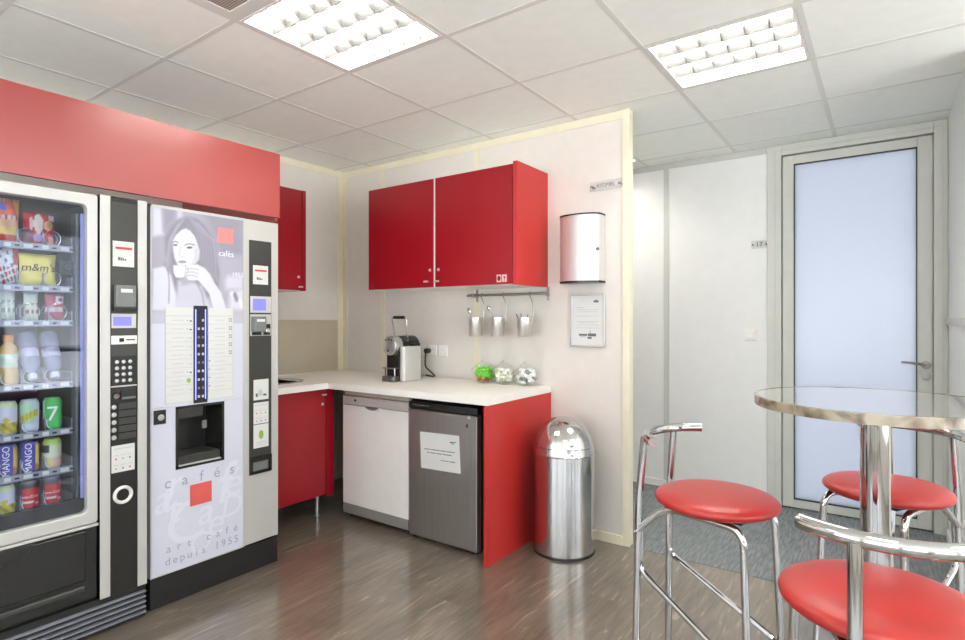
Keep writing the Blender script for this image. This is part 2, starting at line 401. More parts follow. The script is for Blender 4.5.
# corridor wall with the door opening
w = MB()
w.box(XL, -0.705, YD, YD + 0.1, 0, ZC + .12); w.box(-0.705, XR, YD, YD + 0.1, 2.598, ZC + .12); w.box(XR, XE + .1, YD, YD + 0.1, 0, ZC + .12)
struct(w.build('wall_corridor', W_WHITE))
w = MB(); w.box(XR, XR + 0.1, 3.45, YD, 0, ZC)
struct(w.build('wall_right', W_WHITE))
B('wall_side', W_ROOM, XR + 0.1, XE, 3.45, 3.55, 0, ZC)
# outer walls behind the camera, with windows
w = MB()
wins = [(-3.4, -1.3), (-1.1, 1.0), (1.2, 3.0)]
xs = [XL] + [v for p in wins for v in p] + [XE]
for a, b in zip(xs[0::2], xs[1::2]): w.box(a, b, YF - 0.15, YF, 0, ZC + .12)
for a, b in wins: w.box(a, b, YF - 0.15, YF, 0, 0.4); w.box(a, b, YF - 0.15, YF, 2.5, ZC + .12)
struct(w.build('wall_front', W_ROOM))
for i, (a, b) in enumerate(wins):
    f = MB(); t = 0.05
    f.box(a, b, YF - .1, YF - .04, 0.4, 0.4 + t); f.box(a, b, YF - .1, YF - .04, 2.5 - t, 2.5); f.box(a, a + t, YF - .1, YF - .04, 0.4 + t, 2.5 - t); f.box(b - t, b, YF - .1, YF - .04, 0.4 + t, 2.5 - t)
    f.box((a + b) / 2 - .03, (a + b) / 2 + .03, YF - .1, YF - .04, 0.4 + t, 2.5 - t)
    fo = struct(f.build('window_%d' % (i + 1), GREYTRIM))
    MB().box(a + t, b - t, YF - .075, YF - .07, 0.4 + t, 2.5 - t).build('pane', WINGLASS, fo)
w = MB()
sw_ = [(-2.7, -0.9), (-0.7, 1.1), (1.3, 3.1)]
ys = [YF] + [v for p in sw_ for v in p] + [3.45]
for a, b in zip(ys[0::2], ys[1::2]): w.box(XE, XE + .15, a, b, 0, ZC + .12)
for a, b in sw_: w.box(XE, XE + .15, a, b, 0, 0.4); w.box(XE, XE + .15, a, b, 2.5, ZC + .12)
for i, (a, b) in enumerate(sw_):
    f = MB(); t = 0.05; X0, X1 = XE + .04, XE + .1
    f.box(X0, X1, a, b, 0.4, 0.4 + t); f.box(X0, X1, a, b, 2.5 - t, 2.5); f.box(X0, X1, a, a + t, 0.4 + t, 2.5 - t); f.box(X0, X1, b - t, b, 0.4 + t, 2.5 - t); f.box(X0, X1, (a + b) / 2 - .03, (a + b) / 2 + .03, 0.4 + t, 2.5 - t)
    fo = struct(f.build('window_%d' % (i + 4), GREYTRIM))
    MB().box(XE + .07, XE + .075, a + t, b - t, 0.4 + t, 2.5 - t).build('pane', WINGLASS, fo)
struct(w.build('wall_side', W_ROOM))
# cream profiles on the kitchen walls
tn = [0]
def trim(m, *a):
    tn[0] += 1; return B('trim_%d' % tn[0], m, *a)
trim(CREAM, -3.322, -3.277, YB - .004, YB, 0.93, 2.55)
trim(CREAM, -2.388, -2.336, YB - .004, YB, 0.93, 2.55)
trim(CREAM, XL, -3.72, YB - .005, YB, 0.0, ZC - .004)
trim(CREAM, XL, XL + .005, YB - .06, YB - .005, 0.0, ZC - .004)
trim(CREAM, -3.72, -1.281, YB - .005, YB, 2.553, ZC - .004)
trim(CREAM, XL, XL + .005, 0.5, YB - .06, 2.553, ZC - .004)
trim(CREAM, -1.281, -1.238, YB - .008, YB + .05, 0.0, ZC - .002)
B('baseboard_back', CREAM, -1.76, -1.281, YB - .012, YB, 0.0, 0.055)
# grey profiles on the corridor partition
trim(GREYTRIM, -1.461, -1.42, YD - .006, YD, 0.055, 2.56)
trim(GREYTRIM, XL, -0.71, YD - .008, YD, 2.56, ZC)
trim(GREYTRIM, XR - .014, XR, 3.45, YD, 1.318, 1.358)
B('baseboard_corridor', W_WHITE, XL, -0.71, YD - .012, YD, 0.0, 0.055)
B('baseboard_right', W_WHITE, XR - .012, XR, 3.45, YD - .06, 0.0, 0.055)

# ceiling: tiles between grid bars, open where the luminaires sit
gx = [XL - .1, -3.43, -2.83, -2.225, -1.585, -0.92, -0.285, 0.34, 0.97, 1.6, 2.23, 2.86, XE + .1]
gy = [YF - .1, -2.27, -1.67, -1.07, -0.47, 0.13, 0.73, 1.325, 1.945, 2.55, 3.14, 3.752, 4.37, YD + .1]
LUM = [(-2.225, 1.325), (-0.92, 2.55), (-0.285, 0.13), (0.97, 1.325), (-2.225, -1.07), (0.97, -1.07), (1.6, 2.55)]  # lamps after the visible pair are unseen, added for fill light
lumcells = set()
for x, y in LUM: lumcells.add((gx.index(x), gy.index(y)))
lumcells.add((gx.index(-2.225), gy.index(3.752)))
vent = (gx.index(-2.225), gy.index(0.73))
c = MB()
for i in range(len(gx) - 1):
    for j in range(len(gy) - 1):
        if (i, j) in lumcells or (i, j) == vent: continue
        c.box(gx[i] + .008, gx[i + 1] - .008, gy[j] + .008, gy[j + 1] - .008, ZC + .0012, ZC + .018)
c.box(XL - .1, XE + .1, YF - .1, YD + .1, ZC + .12, ZC + .14)
b = []
for x in gx[1:-1]: c.box(x - .012, x + .012, YF, YD + .0, ZC, ZC + .006, 1)
for y in gy[1:-1]: c.box(XL, XE, y - .012, y + .012, ZC + .0002, ZC + .0062, 1)
struct(c.build('ceiling', [CEIL, CEILBAR]))

# ceiling lamps: housing, four tubes along x, louvre of long and cross blades
def lamp(i, j, label):
    x0, x1, y0, y1 = gx[i] + .014, gx[i + 1] - .014, gy[j] + .014, gy[j + 1] - .014
    r = thing('ceiling_light', label, 'ceiling light', ((x0 + x1) / 2, (y0 + y1) / 2, ZC), 'recessed ceiling lights')
    h = MB(); t = .012
    h.box(x0, x1, y0, y0 + t, ZC - .002, ZC + .09); h.box(x0, x1, y1 - t, y1, ZC - .002, ZC + .09); h.box(x0, x0 + t, y0 + t, y1 - t, ZC - .002, ZC + .09); h.box(x1 - t, x1, y0 + t, y1 - t, ZC - .002, ZC + .09)
    h.box(x0, x1, y0, y1, ZC + .09, ZC + .1)
    h.build('housing', WHITECAB, r)
    n = 4; dy = (y1 - y0 - 2 * t) / n
    for k in range(n):
        yc = y0 + t + dy * (k + .5)
        MB().cyl((x0 + .02, yc, ZC + .060), (x1 - .02, yc, ZC + .060), .013, seg=12).build('tube', TUBE, r)
    lv = MB()
    for k in range(1, n):
        yc = y0 + t + dy * k
        lv.prism([(yc - .002, ZC), (yc + .002, ZC), (yc + .013, ZC + .040), (yc - .013, ZC + .040)], lambda a, b_, s_: Vector((x0 + t if s_ == 0 else x1 - t, a, b_)))
    dx = (x1 - x0 - 2 * t) / 6
    for k in range(1, 6):
        xc = x0 + t + dx * k
        for q in range(n):
            ya = y0 + t + dy * q; pts = [(ya, ZC + .001), (ya + dy * .25, ZC + .018), (ya + dy * .5, ZC + .022), (ya + dy * .75, ZC + .018), (ya + dy, ZC + .001), (ya + dy, ZC + .040), (ya, ZC + .040)]
            lv.prism(pts, lambda a, b_, s_: Vector((xc - .0015 + .003 * s_, a, b_)))
    lv.build('louvre', LOUVRE, r)
    return r
LN = ['louvred square ceiling light above the vending machines and the kitchen corner', 'louvred square ceiling light near the frosted glass door',
      'added unseen fill light with louvre, behind and above the viewpoint', 'added unseen fill light with louvre, above the room right of the bar table', 'added unseen fill light with louvre, at the rear left of the room', 'added unseen fill light with louvre, at the rear right of the room', 'added unseen fill light with louvre, above the right hand side wall']
for (x, y), lb in zip(LUM, LN): lamp(gx.index(x), gy.index(y), lb)
lamp(gx.index(-2.225), gy.index(3.752), 'louvred ceiling light in the corridor, mostly hidden behind the partition end')
# air vent
i, j = vent
r = thing('air_vent', 'perforated square ceiling vent tile next to the left ceiling light', 'air vent', ((gx[i] + gx[i + 1]) / 2, (gy[j] + gy[j + 1]) / 2, ZC))
vm = bpy.data.materials.new('perforated tile'); vm.use_nodes = True
n_ = vm.node_tree.nodes; l_ = vm.node_tree.links; tc = n_.new('ShaderNodeTexCoord'); vo = n_.new('ShaderNodeTexVoronoi'); vo.inputs['Scale'].default_value = 95; vo.inputs['Randomness'].default_value = 0
rp = n_.new('ShaderNodeValToRGB'); rp.color_ramp.elements[0].position = .3; rp.color_ramp.elements[0].color = (*L(96, 86, 74), 1); rp.color_ramp.elements[1].position = .42; rp.color_ramp.elements[1].color = (*L(192, 184, 172), 1)
l_.new(tc.outputs['Object'], vo.inputs['Vector']); l_.new(vo.outputs['Distance'], rp.inputs['Fac']); l_.new(rp.outputs['Color'], n_['Principled BSDF'].inputs['Base Color'])
MB().box(gx[i] + .05, gx[i + 1] - .05, gy[j] + .05, gy[j + 1] - .05, ZC + .001, ZC + .012).build('grille', vm, r)
v = MB(); a0, a1, b0, b1 = gx[i] + .008, gx[i + 1] - .008, gy[j] + .008, gy[j + 1] - .008
v.box(a0, a1, b0, b0 + .042, ZC - .001, ZC + .012); v.box(a0, a1, b1 - .042, b1, ZC - .001, ZC + .012); v.box(a0, a0 + .042, b0 + .042, b1 - .042, ZC - .001, ZC + .012); v.box(a1 - .042, a1, b0 + .042, b1 - .042, ZC - .001, ZC + .012)
v.build('frame', CEILBAR, r)

# ------------------------------------------------------------------ the glass door
d = MB(); y0, y1 = YD - .02, YD + .1
d.box(-0.705, -0.612, y0, y1, 0, 2.598); d.box(0.245, XR - .001, y0, y1, 0, 2.598); d.box(-0.612, 0.245, y0, y1, 2.528, 2.598)
dr = struct(d.build('door_1', GREYFR, bevel=.004))
ln = MB()
ln.box(-.655, -.650, y0 - .004, y0, 0, 2.56); ln.box(.288, .293, y0 - .004, y0, 0, 2.56); ln.box(-.655, .293, y0 - .004, y0, 2.56, 2.565)
ln.build('frame_bead', GREYTRIM, dr)
st_ = MB(); st_.box(-.612, -.585, YD + .045, YD + .06, 0, 2.528); st_.box(.22, .245, YD + .045, YD + .06, 0, 2.528); st_.box(-.585, .22, YD + .045, YD + .06, 2.50, 2.528); st_.box(-.612, .245, YD + .045, YD + .1, 0.0, .016)
st_.build('door_stop', GREYFR, dr)  # strips added behind the leaf gaps to block leaking light
f = MB(); ya, yb = YD - .005, YD + .04
f.box(-.605, -.535, ya, yb, .012, 2.52); f.box(.163, .238, ya, yb, .012, 2.52); f.box(-.535, .163, ya, yb, 2.457, 2.52); f.box(-.535, .163, ya, yb, .012, .07)
f.build('door_leaf', GREYFR, dr, bevel=.003)
g = MB(); t = .006
g.box(-.535, -.535 + t, ya - .002, yb, .07, 2.457); g.box(.163 - t, .163, ya - .002, yb, .07, 2.457); g.box(-.529, .157, ya - .002, yb, 2.451, 2.457); g.box(-.529, .157, ya - .002, yb, .07, .076)
g.build('glazing_seal', BLACK, dr)
box('frosted_pane', FROST, dr, -.529, .157, YD + .014, YD + .02, .076, 2.451)
hp = MB(); hp.lathe([(0, 0), (.026, 0), (.026, .008), (0, .01)], (.207, ya, 1.06), (0, -1, 0), 24)
hp.lathe([(.0, 0), (.009, 0), (.009, .045), (0, .045)], (.207, ya - .008, 1.06), (0, -1, 0), 14)
hp.tube([(.207, ya - .045, 1.06), (.17, ya - .05, 1.068), (.13, ya - .052, 1.074), (.08, ya - .05, 1.076)], [.010, .009, .008, .007], 12)
NICKEL = mat('satin nickel', (140, 136, 128), .35, metal=.8, var=.03)
hd = hp.build('handle', NICKEL, dr)
lk = MB(); lk.lathe([(0, 0), (.026, 0), (.026, .008), (0, .01)], (.207, ya, .99), (0, -1, 0), 24); lk.box(.203, .211, ya - .014, ya - .008, .975, .992)
lk.build('lock', NICKEL, dr)
# the daylit room behind the door
# ------------------------------------------------------------------ fascia above the machines
FX = -2.74
fa = MB(); fa.box(FX - .022, FX, -0.6, 1.902, 1.914, 2.268)
fr_ = thing('fascia_panel', 'long red fascia panel across the top of both vending machines', 'fascia panel', (FX - .5, 0.65, 1.89))
fa.build('front_panel', REDF, fr_, bevel=.002)
box('side_panel', REDF, fr_, XL + .001, FX - .022, 1.884, 1.902, 1.896, 2.268)

# ------------------------------------------------------------------ drinks machine (coffee)
CX = -2.766
cm = thing('coffee_vending_machine', 'silver coffee vending machine with a poster of a woman drinking from a cup', 'vending machine', (-3.14, 1.57, 0))
bd = MB(); Y0, Y1 = 1.231, 1.907
bd.box(-3.6, CX - .02, Y0, Y0 + .015, .147, 1.885); bd.box(-3.6, CX - .02, Y1 - .015, Y1, .147, 1.885); bd.box(-3.6, -3.58, Y0 + .015, Y1 - .015, .147, 1.885); bd.box(-3.6, CX - .02, Y0 + .015, Y1 - .015, 1.87, 1.885); bd.box(-3.6, CX - .02, Y0 + .015, Y1 - .015, .147, .162)
bd.build('body', SILVER, cm)
box('plinth', BLACK, cm, -3.55, CX - .004, Y0 + .002, Y1 - .002, 0.0, .14, .003)
# door around the cup niche
ny0, ny1, nz0, nz1 = 1.352, 1.583, .636, .926
dm = MB(); dx0, dx1 = CX - .02, CX
dm.box(dx0, dx1, Y0, ny0, .15, 1.885); dm.box(dx0, dx1, ny1, 1.698, .15, 1.885); dm.box(dx0, dx1, ny0, ny1, .15, nz0); dm.box(dx0, dx1, ny0, ny1, nz1, 1.885)
door = dm.build('door', POSTER, cm)
ed = MB(); e = .006
ed.box(CX - .015, CX + .003, Y0, Y0 + e, .15, 1.885); ed.box(CX - .015, CX + .003, 1.694, 1.702, .15, 1.885); ed.box(CX - .015, CX + .003, Y0, 1.70, 1.874, 1.885); ed.box(CX - .015, CX + .003, Y0, 1.70, .147, .153)
ed.build('door_edging', SILVER, door)
box('column', SILVER, cm, CX - .02, CX, 1.702, Y1, .15, 1.885, .002)
# niche
nb = MB(); nd = CX - .16
nb.box(nd - .01, nd, ny0, ny1, nz0, nz1); nb.box(nd, CX, ny0 - .004, ny0 + .004, nz0, nz1); nb.box(nd, CX, ny1 - .004, ny1 + .004, nz0, nz1); nb.box(nd, CX, ny0, ny1, nz0 - .004, nz0 + .004); nb.box(nd, CX, ny0, ny1, nz1 - .004, nz1 + .004)
nb.box(CX, CX + .004, ny0 - .006, ny0 + .006, nz0, nz1); nb.box(CX, CX + .004, ny1 - .006, ny1 + .006, nz0, nz1); nb.box(CX, CX + .004, ny0 - .006, ny1 + .006, nz1 - .006, nz1 + .006); nb.box(CX, CX + .004, ny0 - .006, ny1 + .006, nz0 - .006, nz0 + .006)
niche = nb.build('cup_niche', BLACKG, cm)
box('nozzle_cover', DARK, niche, nd, CX - .03, ny0 + .006, ny0 + .145, nz1 - .06, nz1 - .005, .004)
box('drip_tray', DARK, niche, nd, CX - .015, ny0 + .006, ny1 - .006, nz0 + .004, nz0 + .05, .004)
box('door_stop', GREY, niche, CX - .05, CX - .04, ny1 - .085, ny1 - .06, .80, .84, .004)
box('tray_lip', SILVER, niche, CX - .012, CX + .002, ny0 + .01, ny1 - .01, nz0 + .006, nz0 + .011)
# poster picture painted on a fine grid
def S(pts): # photo-crop picture coordinates -> (y,z) on the front plane
    o = []
    for X, Y in pts:
        p = atx(145 + X / 5.82, 200 + Y / 5.82, CX); o.append((p.y, p.z))
    return np.array(o)
pu0, pu1, pz0, pz1 = 1.238, 1.693, 1.330, 1.872
NU, NV = 118, 140
gu, gz = np.meshgrid(np.linspace(pu0, pu1, NU + 1), np.linspace(pz0, pz1, NV + 1))
img = np.zeros((NV + 1, NU + 1, 3))
def sd(poly):
    inside = np.zeros(gu.shape, bool); dist = np.full(gu.shape, 9.0); n = len(poly)
    for i in range(n):
        a = poly[i]; b = poly[(i + 1) % n]; e = b - a
        t = np.clip(((gu - a[0]) * e[0] + (gz - a[1]) * e[1]) / (e @ e + 1e-12), 0, 1)
        dist = np.minimum(dist, np.hypot(gu - a[0] - t * e[0], gz - a[1] - t * e[1]))
        cond = ((a[1] > gz) != (b[1] > gz)) & (gu < (b[0] - a[0]) * (gz - a[1]) / (b[1] - a[1] + 1e-12) + a[0])
        inside ^= cond
    return np.where(inside, -dist, dist)
def paint(pts, rgb, soft=.006, op=1.0):
    al = np.clip(.5 - sd(S(pts)) / soft, 0, 1)[..., None] * op
    img[:] = img * (1 - al) + np.array(rgb, float) * al
def stroke(pts, rgb, wd=.004, soft=.004, op=1.0):
    P = S(pts); dist = np.full(gu.shape, 9.0)
    for a, b in zip(P, P[1:]):
        e = b - a; t = np.clip(((gu - a[0]) * e[0] + (gz - a[1]) * e[1]) / (e @ e + 1e-12), 0, 1)
        dist = np.minimum(dist, np.hypot(gu - a[0] - t * e[0], gz - a[1] - t * e[1]))
    al = np.clip(.5 - (dist - wd / 2) / soft, 0, 1)[..., None] * op
    img[:] = img * (1 - al) + np.array(rgb, float) * al
def ell(cx, cy, rx, ry, n=20, rot=0): return [(cx + rx * math.cos(2 * PI * k / n) * math.cos(rot) - ry * math.sin(2 * PI * k / n) * math.sin(rot), cy + rx * math.cos(2 * PI * k / n) * math.sin(rot) + ry * math.sin(2 * PI * k / n) * math.cos(rot)) for k in range(n)]
img[:] = (184, 182, 194)
paint([(40, 30), (95, 45), (105, 200), (40, 215)], (222, 222, 234), .02)
paint([(105, 50), (180, 60), (170, 120), (110, 180)], (170, 166, 182), .03)
paint([(185, 50), (215, 55), (215, 100), (190, 110)], (214, 212, 224), .02)
paint([(330, 60), (575, 105), (575, 330), (440, 330), (380, 180)], (168, 167, 180), .06)
paint([(430, 330), (575, 330), (575, 640), (430, 640)], (190, 189, 203), .05)
paint([(465, 470), (480, 440), (575, 440), (575, 520), (470, 520)], (222, 222, 232), .03)
paint([(490, 540), (575, 520), (575, 640), (490, 640)], (228, 228, 238), .03)
for k in range(9): paint(ell(505 + (k * 29) % 62, 545 + (k * 37) % 85, 9, 13), (160, 158, 172) if k % 2 else (240, 240, 248), .012)
paint([(240, 98), (185, 120), (142, 165), (115, 220), (118, 300), (128, 350), (98, 395), (135, 470), (160, 540), (200, 600), (330, 600), (425, 520), (432, 420), (415, 330), (408, 260), (385, 205), (350, 150), (305, 108)], (158, 156, 169), .02)
for k in range(16):
    o = k * 9
    stroke([(262 + o * .35, 112 + o * .2), (300 + o * .7, 180 + o * .4), (322 + o * .62, 280 + o * .2), (330 + o * .6, 380 + o * .3), (345 + o * .55, 470)], [(206, 204, 216), (136, 133, 147), (184, 182, 194)][k % 3], .006, .012, .42)
for k in range(10):
    o = k * 6
    stroke([(225 - o * .6, 112 + o * .6), (165 - o * .5, 190 + o), (145 - o * .3, 300 + o), (150 - o * .5, 400), (168 - o * .2, 500), (185, 570)], [(208, 206, 218), (140, 137, 151), (186, 184, 196)][k % 3], .006, .012, .42)
paint([(45, 400), (110, 385), (150, 440), (182, 560), (192, 640), (40, 640)], (226, 228, 238), .012)
paint([(190, 470), (250, 462), (330, 500), (392, 640), (175, 640)], (214, 214, 226), .02)
paint([(205, 390), (300, 370), (318, 400), (290, 480), (210, 500)], (188, 187, 199), .02)
paint([(212, 175), (178, 205), (161, 240), (163, 290), (172, 340), (190, 378), (215, 394), (252, 388), (290, 370), (312, 345), (316, 300), (304, 255), (288, 212), (262, 180), (236, 166)], (238, 238, 245), .008)
paint([(280, 240), (312, 290), (312, 345), (286, 370), (262, 384), (284, 330)], (214, 213, 224), .02)
stroke([(163, 246), (178, 240), (192, 250)], (140, 138, 150), .005); stroke([(232, 262), (254, 254), (284, 262)], (140, 138, 150), .005)
paint(ell(176, 262, 12, 6), (120, 118, 130), .006); paint(ell(258, 277, 17, 6.5), (112, 110, 122), .006)
stroke([(206, 275), (198, 318), (206, 330), (222, 330)], (196, 194, 206), .004, .006)
paint(ell(216, 360, 24, 8), (176, 160, 172), .006)
paint([(163, 378), (236, 378), (230, 448), (205, 456), (178, 450), (166, 420)], (244, 244, 250), .004)
stroke([(163, 380), (236, 380)], (190, 188, 200), .003); stroke([(236, 380), (230, 446), (205, 455), (178, 449)], (176, 175, 188), .003)
paint([(235, 392), (262, 378), (305, 376), (346, 396), (378, 432), (402, 480), (442, 540), (474, 640), (398, 640), (372, 545), (340, 505), (308, 468), (250, 466), (232, 440)], (232, 232, 241), .007)
for q in ([(240, 405), (275, 398), (312, 408)], [(238, 422), (275, 417), (308, 428)], [(240, 440), (275, 438), (304, 446)]): stroke(q, (180, 178, 192), .003, .004)
stroke([(236, 392), (250, 396), (244, 440), (232, 446)], (196, 195, 207), .003)
stroke([(130, 400), (140, 470), (138, 600)], (150, 148, 162), .004, .005); stroke([(300, 480), (330, 540), (350, 640)], (168, 166, 180), .006, .01)
paint([(424, 158), (513, 168), (513, 256), (418, 246)], (236, 158, 158), .003)
# fades towards the selection panel
fade = np.clip((1.45 - gz) / .08, 0, 1)[..., None] * .55; img = img * (1 - fade) + np.array((226, 227, 238)) * fade
img = (img / 255.0) ** 1.25 * 238.0
lut = np.where(img / 255 <= .04045, img / 255 / 12.92, ((img / 255 + .055) / 1.055) ** 2.4)
pg = MB(); pg.grid(lambda u, v: Vector((CX + .0015, pu0 + (pu1 - pu0) * u, pz0 + (pz1 - pz0) * v)), NU, NV, 0, lut)
pic = pg.build('poster_picture', PICTURE, door, flip=False)
def onface(yc, zc, x, slant=0.0): return lambda a, b: Vector((x, yc + a + slant * b, zc + b))
tx = MB()
p = atx(226, 254, CX); tx.text('cafés', .042, onface(p.y, p.z, CX + .003))
p = atx(237.5, 275, CX); tx.text('1955', .034, onface(p.y, p.z, CX + .003))
tx.build('poster_lettering', POSTERL, door)
# selection panel: eleven strips each side of a black button bar
for side, (a, b_) in enumerate(((1.297, 1.430), (1.503, 1.638))):
    for k in range(11):
        z1 = 1.408 - k * .0418
        m_ = MB(); m_.box(CX, CX + .003, a, b_, z1 - .0405, z1)
        m_.box(CX + .003, CX + .0034, a, b_, z1 - .0405, z1 - .0388, 1)
        m_.box(CX + .003, CX + .0034, a, a + .0018, z1 - .0388, z1, 1); m_.box(CX + .003, CX + .0034, b_ - .0018, b_, z1 - .0388, z1, 1)
        if 0 < k < 10:
            tx0 = a + (.03 if side == 0 else .035)
            m_.box(CX + .003, CX + .0036, tx0, tx0 + .055, z1 - .021, z1 - .018, 2)
            if side == 0:
                mi = 4 if k == 8 else (3 if k in (1, 2, 7) else 2)
                if k == 8: m_.prism([(b_ - .022 + .011 * math.cos(t_), z1 - .02 + .012 * math.sin(t_)) for t_ in np.linspace(0, 2 * PI, 9)[:-1]], lambda p_, q_, s_: Vector((CX + .003 + .0006 * s_, p_, q_)), 4)
                else:
                    m_.box(CX + .003, CX + .0036, b_ - .018, b_ - .008, z1 - .027, z1 - .020, mi); m_.box(CX + .003, CX + .0036, b_ - .032, b_ - .026, z1 - .022, z1 - .019, mi)
            elif k <= 5:
                for u in range(3):
                    for v_ in range(3):
                        if (u + v_) % 2 == 0: m_.box(CX + .003, CX + .0036, b_ - .024 + u * .006, b_ - .019 + u * .006, z1 - .029 + v_ * .007, z1 - .023 + v_ * .007, 3)
            elif k <= 9:
                m_.box(CX + .003, CX + .0036, a + .006, a + .012, z1 - .017, z1 - .012, 3)
        m_.build('menu_strip', [PAPER, LGREY, LGREY, INK, GREENINK], door)
bar = box('button_bar', BLACK, door, CX, CX + .005, 1.432, 1.500, .938, 1.418, .001)
for yl in (1.4405, 1.4895):
    MB().box(CX + .005, CX + .006, yl - .0022, yl + .0022, .955, 1.40).build('led_strip', LED, bar)
for k in range(1, 11):
    for yl in (1.455, 1.476):
        if (k < 2 and yl < 1.46): continue
        zc = 1.408 - k * .0418 - .02
        MB().box(CX + .005, CX + .008, yl - .005, yl + .005, zc - .006, zc + .006).build('button', LGREY if (k * 7 + int(yl * 1000)) % 3 else GREY, bar)
# lower poster
box('door_ledge', SILVER, door, CX, CX + .004, Y0 + .008, ny0 - .008, .934, .938)
box('door_ledge', SILVER, door, CX, CX + .004, ny1 + .008, 1.693, .934, .938)
lo = MB()
for ch, yy in zip('cafés', np.linspace(1.309, 1.632, 5)): lo.text(ch, .075, onface(yy, .573, CX + .0025), 0)
GINK = mat('poster grey ink', (158, 158, 170), .6); lo.build('lettering', GINK, door); lo = MB()
for ch, yy in zip('art café', np.linspace(1.313, 1.652, 8)):
    if ch != ' ': lo.text(ch, .052, onface(yy, .262, CX + .0025), 0)
lo.build('lettering', GINK, door); lo = MB()
for ch, yy in zip('depuis 1955', np.linspace(1.309, 1.655, 11)):
    if ch != ' ': lo.text(ch, .052, onface(yy, .203, CX + .0025), 0)
lo.build('lettering', GINK, door)
fl = MB()
for q_, (ch, yy, zz, sz) in enumerate((('a', 1.295, .50, .20), ('r', 1.35, .56, .2), ('t', 1.345, .44, .2), ('C', 1.40, .36, .30), ('a', 1.50, .39, .20), ('f', 1.595, .50, .30), ('é', 1.645, .50, .22), ('D', 1.635, .38, .16), ('e', 1.55, .32, .2), ('O', 1.47, .24, .14), ('f', 1.30, .5, .14))):
    fl.text(ch, sz, onface(yy, zz, CX + .0008 + .0001 * q_, .18), 0)
fl.build('pale_lettering', mat('faint poster lettering', (208, 210, 220), 0.35, emit=(226, 230, 244), estr=0.06, var=0.01), door)
MB().box(CX + .001, CX + .003, 1.415, 1.523, .437, .540).build('red_square', mat('coral ink', (214, 92, 88), .4), door)
lkp = MB(); lkp.box(CX, CX + .006, 1.246, 1.300, .860, .926)
lko = lkp.build('lock_plate', BLACK, door, bevel=.001)
MB().lathe([(0, 0), (.017, 0), (.015, .012), (.006, .012), (.006, .008), (0, .008)], (CX + .006, 1.272, .893), (1, 0, 0), 20).build('lock_cylinder', CHROME, lko)
# payment column
pn = box('payment_panel', DARK, cm, CX, CX + .004, 1.729, 1.862, .516, 1.776, .001)
def label(parent, x, y0, y1, z0, z1, kind):
    m_ = MB(); m_.box(x, x + .0012, y0, y1, z0, z1); x += .0012; w_ = y1 - y0; h_ = z1 - z0
    if kind == 'price':
        m_.box(x, x + .0005, y0 + w_ * .12, y1 - w_ * .10, z0 + h_ * .68, z0 + h_ * .78, 1)
        m_.box(x, x + .0005, y0 + w_ * .12, y1 - w_ * .4, z0 + h_ * .86, z0 + h_ * .88, 2)
        for k, q in enumerate((.24, .36, .45, .55)): m_.box(x, x + .0005, y0 + w_ * q, y0 + w_ * (q + (.1 if k == 0 else .07)), z0 + h_ * .24, z0 + h_ * (.38 - .02 * k), 3)
        m_.box(x, x + .0005, y0 + w_ * .72, y0 + w_ * .84, z0 + h_ * .21, z0 + h_ * .225, 2)
    elif kind == 'grid':
        m_.box(x, x + .0005, y0 + w_ * .08, y1 - w_ * .08, z0 + h_ * .86, z0 + h_ * .89, 2)
        for u in range(3):
            for v_ in range(2):
                m_.box(x, x + .0005, y0 + w_ * (.08 + .3 * u), y0 + w_ * (.3 + .3 * u), z0 + h_ * (.62 - .36 * v_), z0 + h_ * (.645 - .36 * v_), 2)
                m_.box(x, x + .0005, y0 + w_ * (.16 + .3 * u), y0 + w_ * (.22 + .3 * u), z0 + h_ * (.46 - .36 * v_), z0 + h_ * (.53 - .36 * v_), [4, 5, 3][(u + v_) % 3])
    elif kind == 'cup':
        m_.prism([(y0 + w_ * .3, z0 + h_ * .2), (y0 + w_ * .6, z0 + h_ * .2), (y0 + w_ * .55, z0 + h_ * .5), (y0 + w_ * .35, z0 + h_ * .5)], lambda a, b_, s_: Vector((x + .0005 * s_, a, b_)), 2)
        m_.box(x, x + .0005, y0 + w_ * .14, y0 + w_ * .27, z0 + h_ * .15, z0 + h_ * .33, 3); m_.box(x, x + .0005, y0 + w_ * .64, y0 + w_ * .85, z0 + h_ * .18, z0 + h_ * .28, 3)
    else:
        m_.prism([(y0 + w_ * (.5 + .16 * math.cos(t_)), z0 + h_ * (.55 + .2 * math.sin(t_))) for t_ in np.linspace(0, 2 * PI, 11)[:-1]], lambda a, b_, s_: Vector((x + .0005 * s_, a, b_)), 5)
        for v_ in range(3): m_.box(x, x + .0005, y0 + w_ * .15, y1 - w_ * .15, z0 + h_ * (.1 + .07 * v_), z0 + h_ * (.12 + .07 * v_), 2)
    return m_.build('sticker', [PAPER, REDINK, LGREY, INK, REDINK, GREENINK], parent)
px_ = CX + .004
label(pn, px_, 1.750, 1.840, 1.540, 1.642, 'price')
ds = box('display', SILVER, pn, px_, px_ + .006, 1.732, 1.857, 1.386, 1.475, .002)
MB().box(px_ + .006, px_ + .0065, 1.746, 1.824, 1.398, 1.462).build('screen', DISPLAY, ds)
box('coin_plate', SILVER, pn, px_, px_ + .003, 1.732, 1.858, 1.262, 1.378, .001)
rd = box('card_reader', GREY, pn, px_ + .003, px_ + .04, 1.736, 1.806, 1.285, 1.366, .004)
MB().box(px_ + .04, px_ + .041, 1.748, 1.796, 1.338, 1.352).build('reader_label', PAPER, rd)
box('coin_slot', BLACK, pn, px_ + .003, px_ + .006, 1.810, 1.852, 1.266, 1.325, .001)
MB().lathe([(0, 0), (.016, 0), (.014, .02), (0, .024)], (px_ + .006, 1.826, 1.29), (1, 0, 0), 18).build('coin_button', CHROME, pn)
box('note_slot', BLACK, pn, px_ + .003, px_ + .008, 1.742, 1.796, 1.266, 1.283, .001)
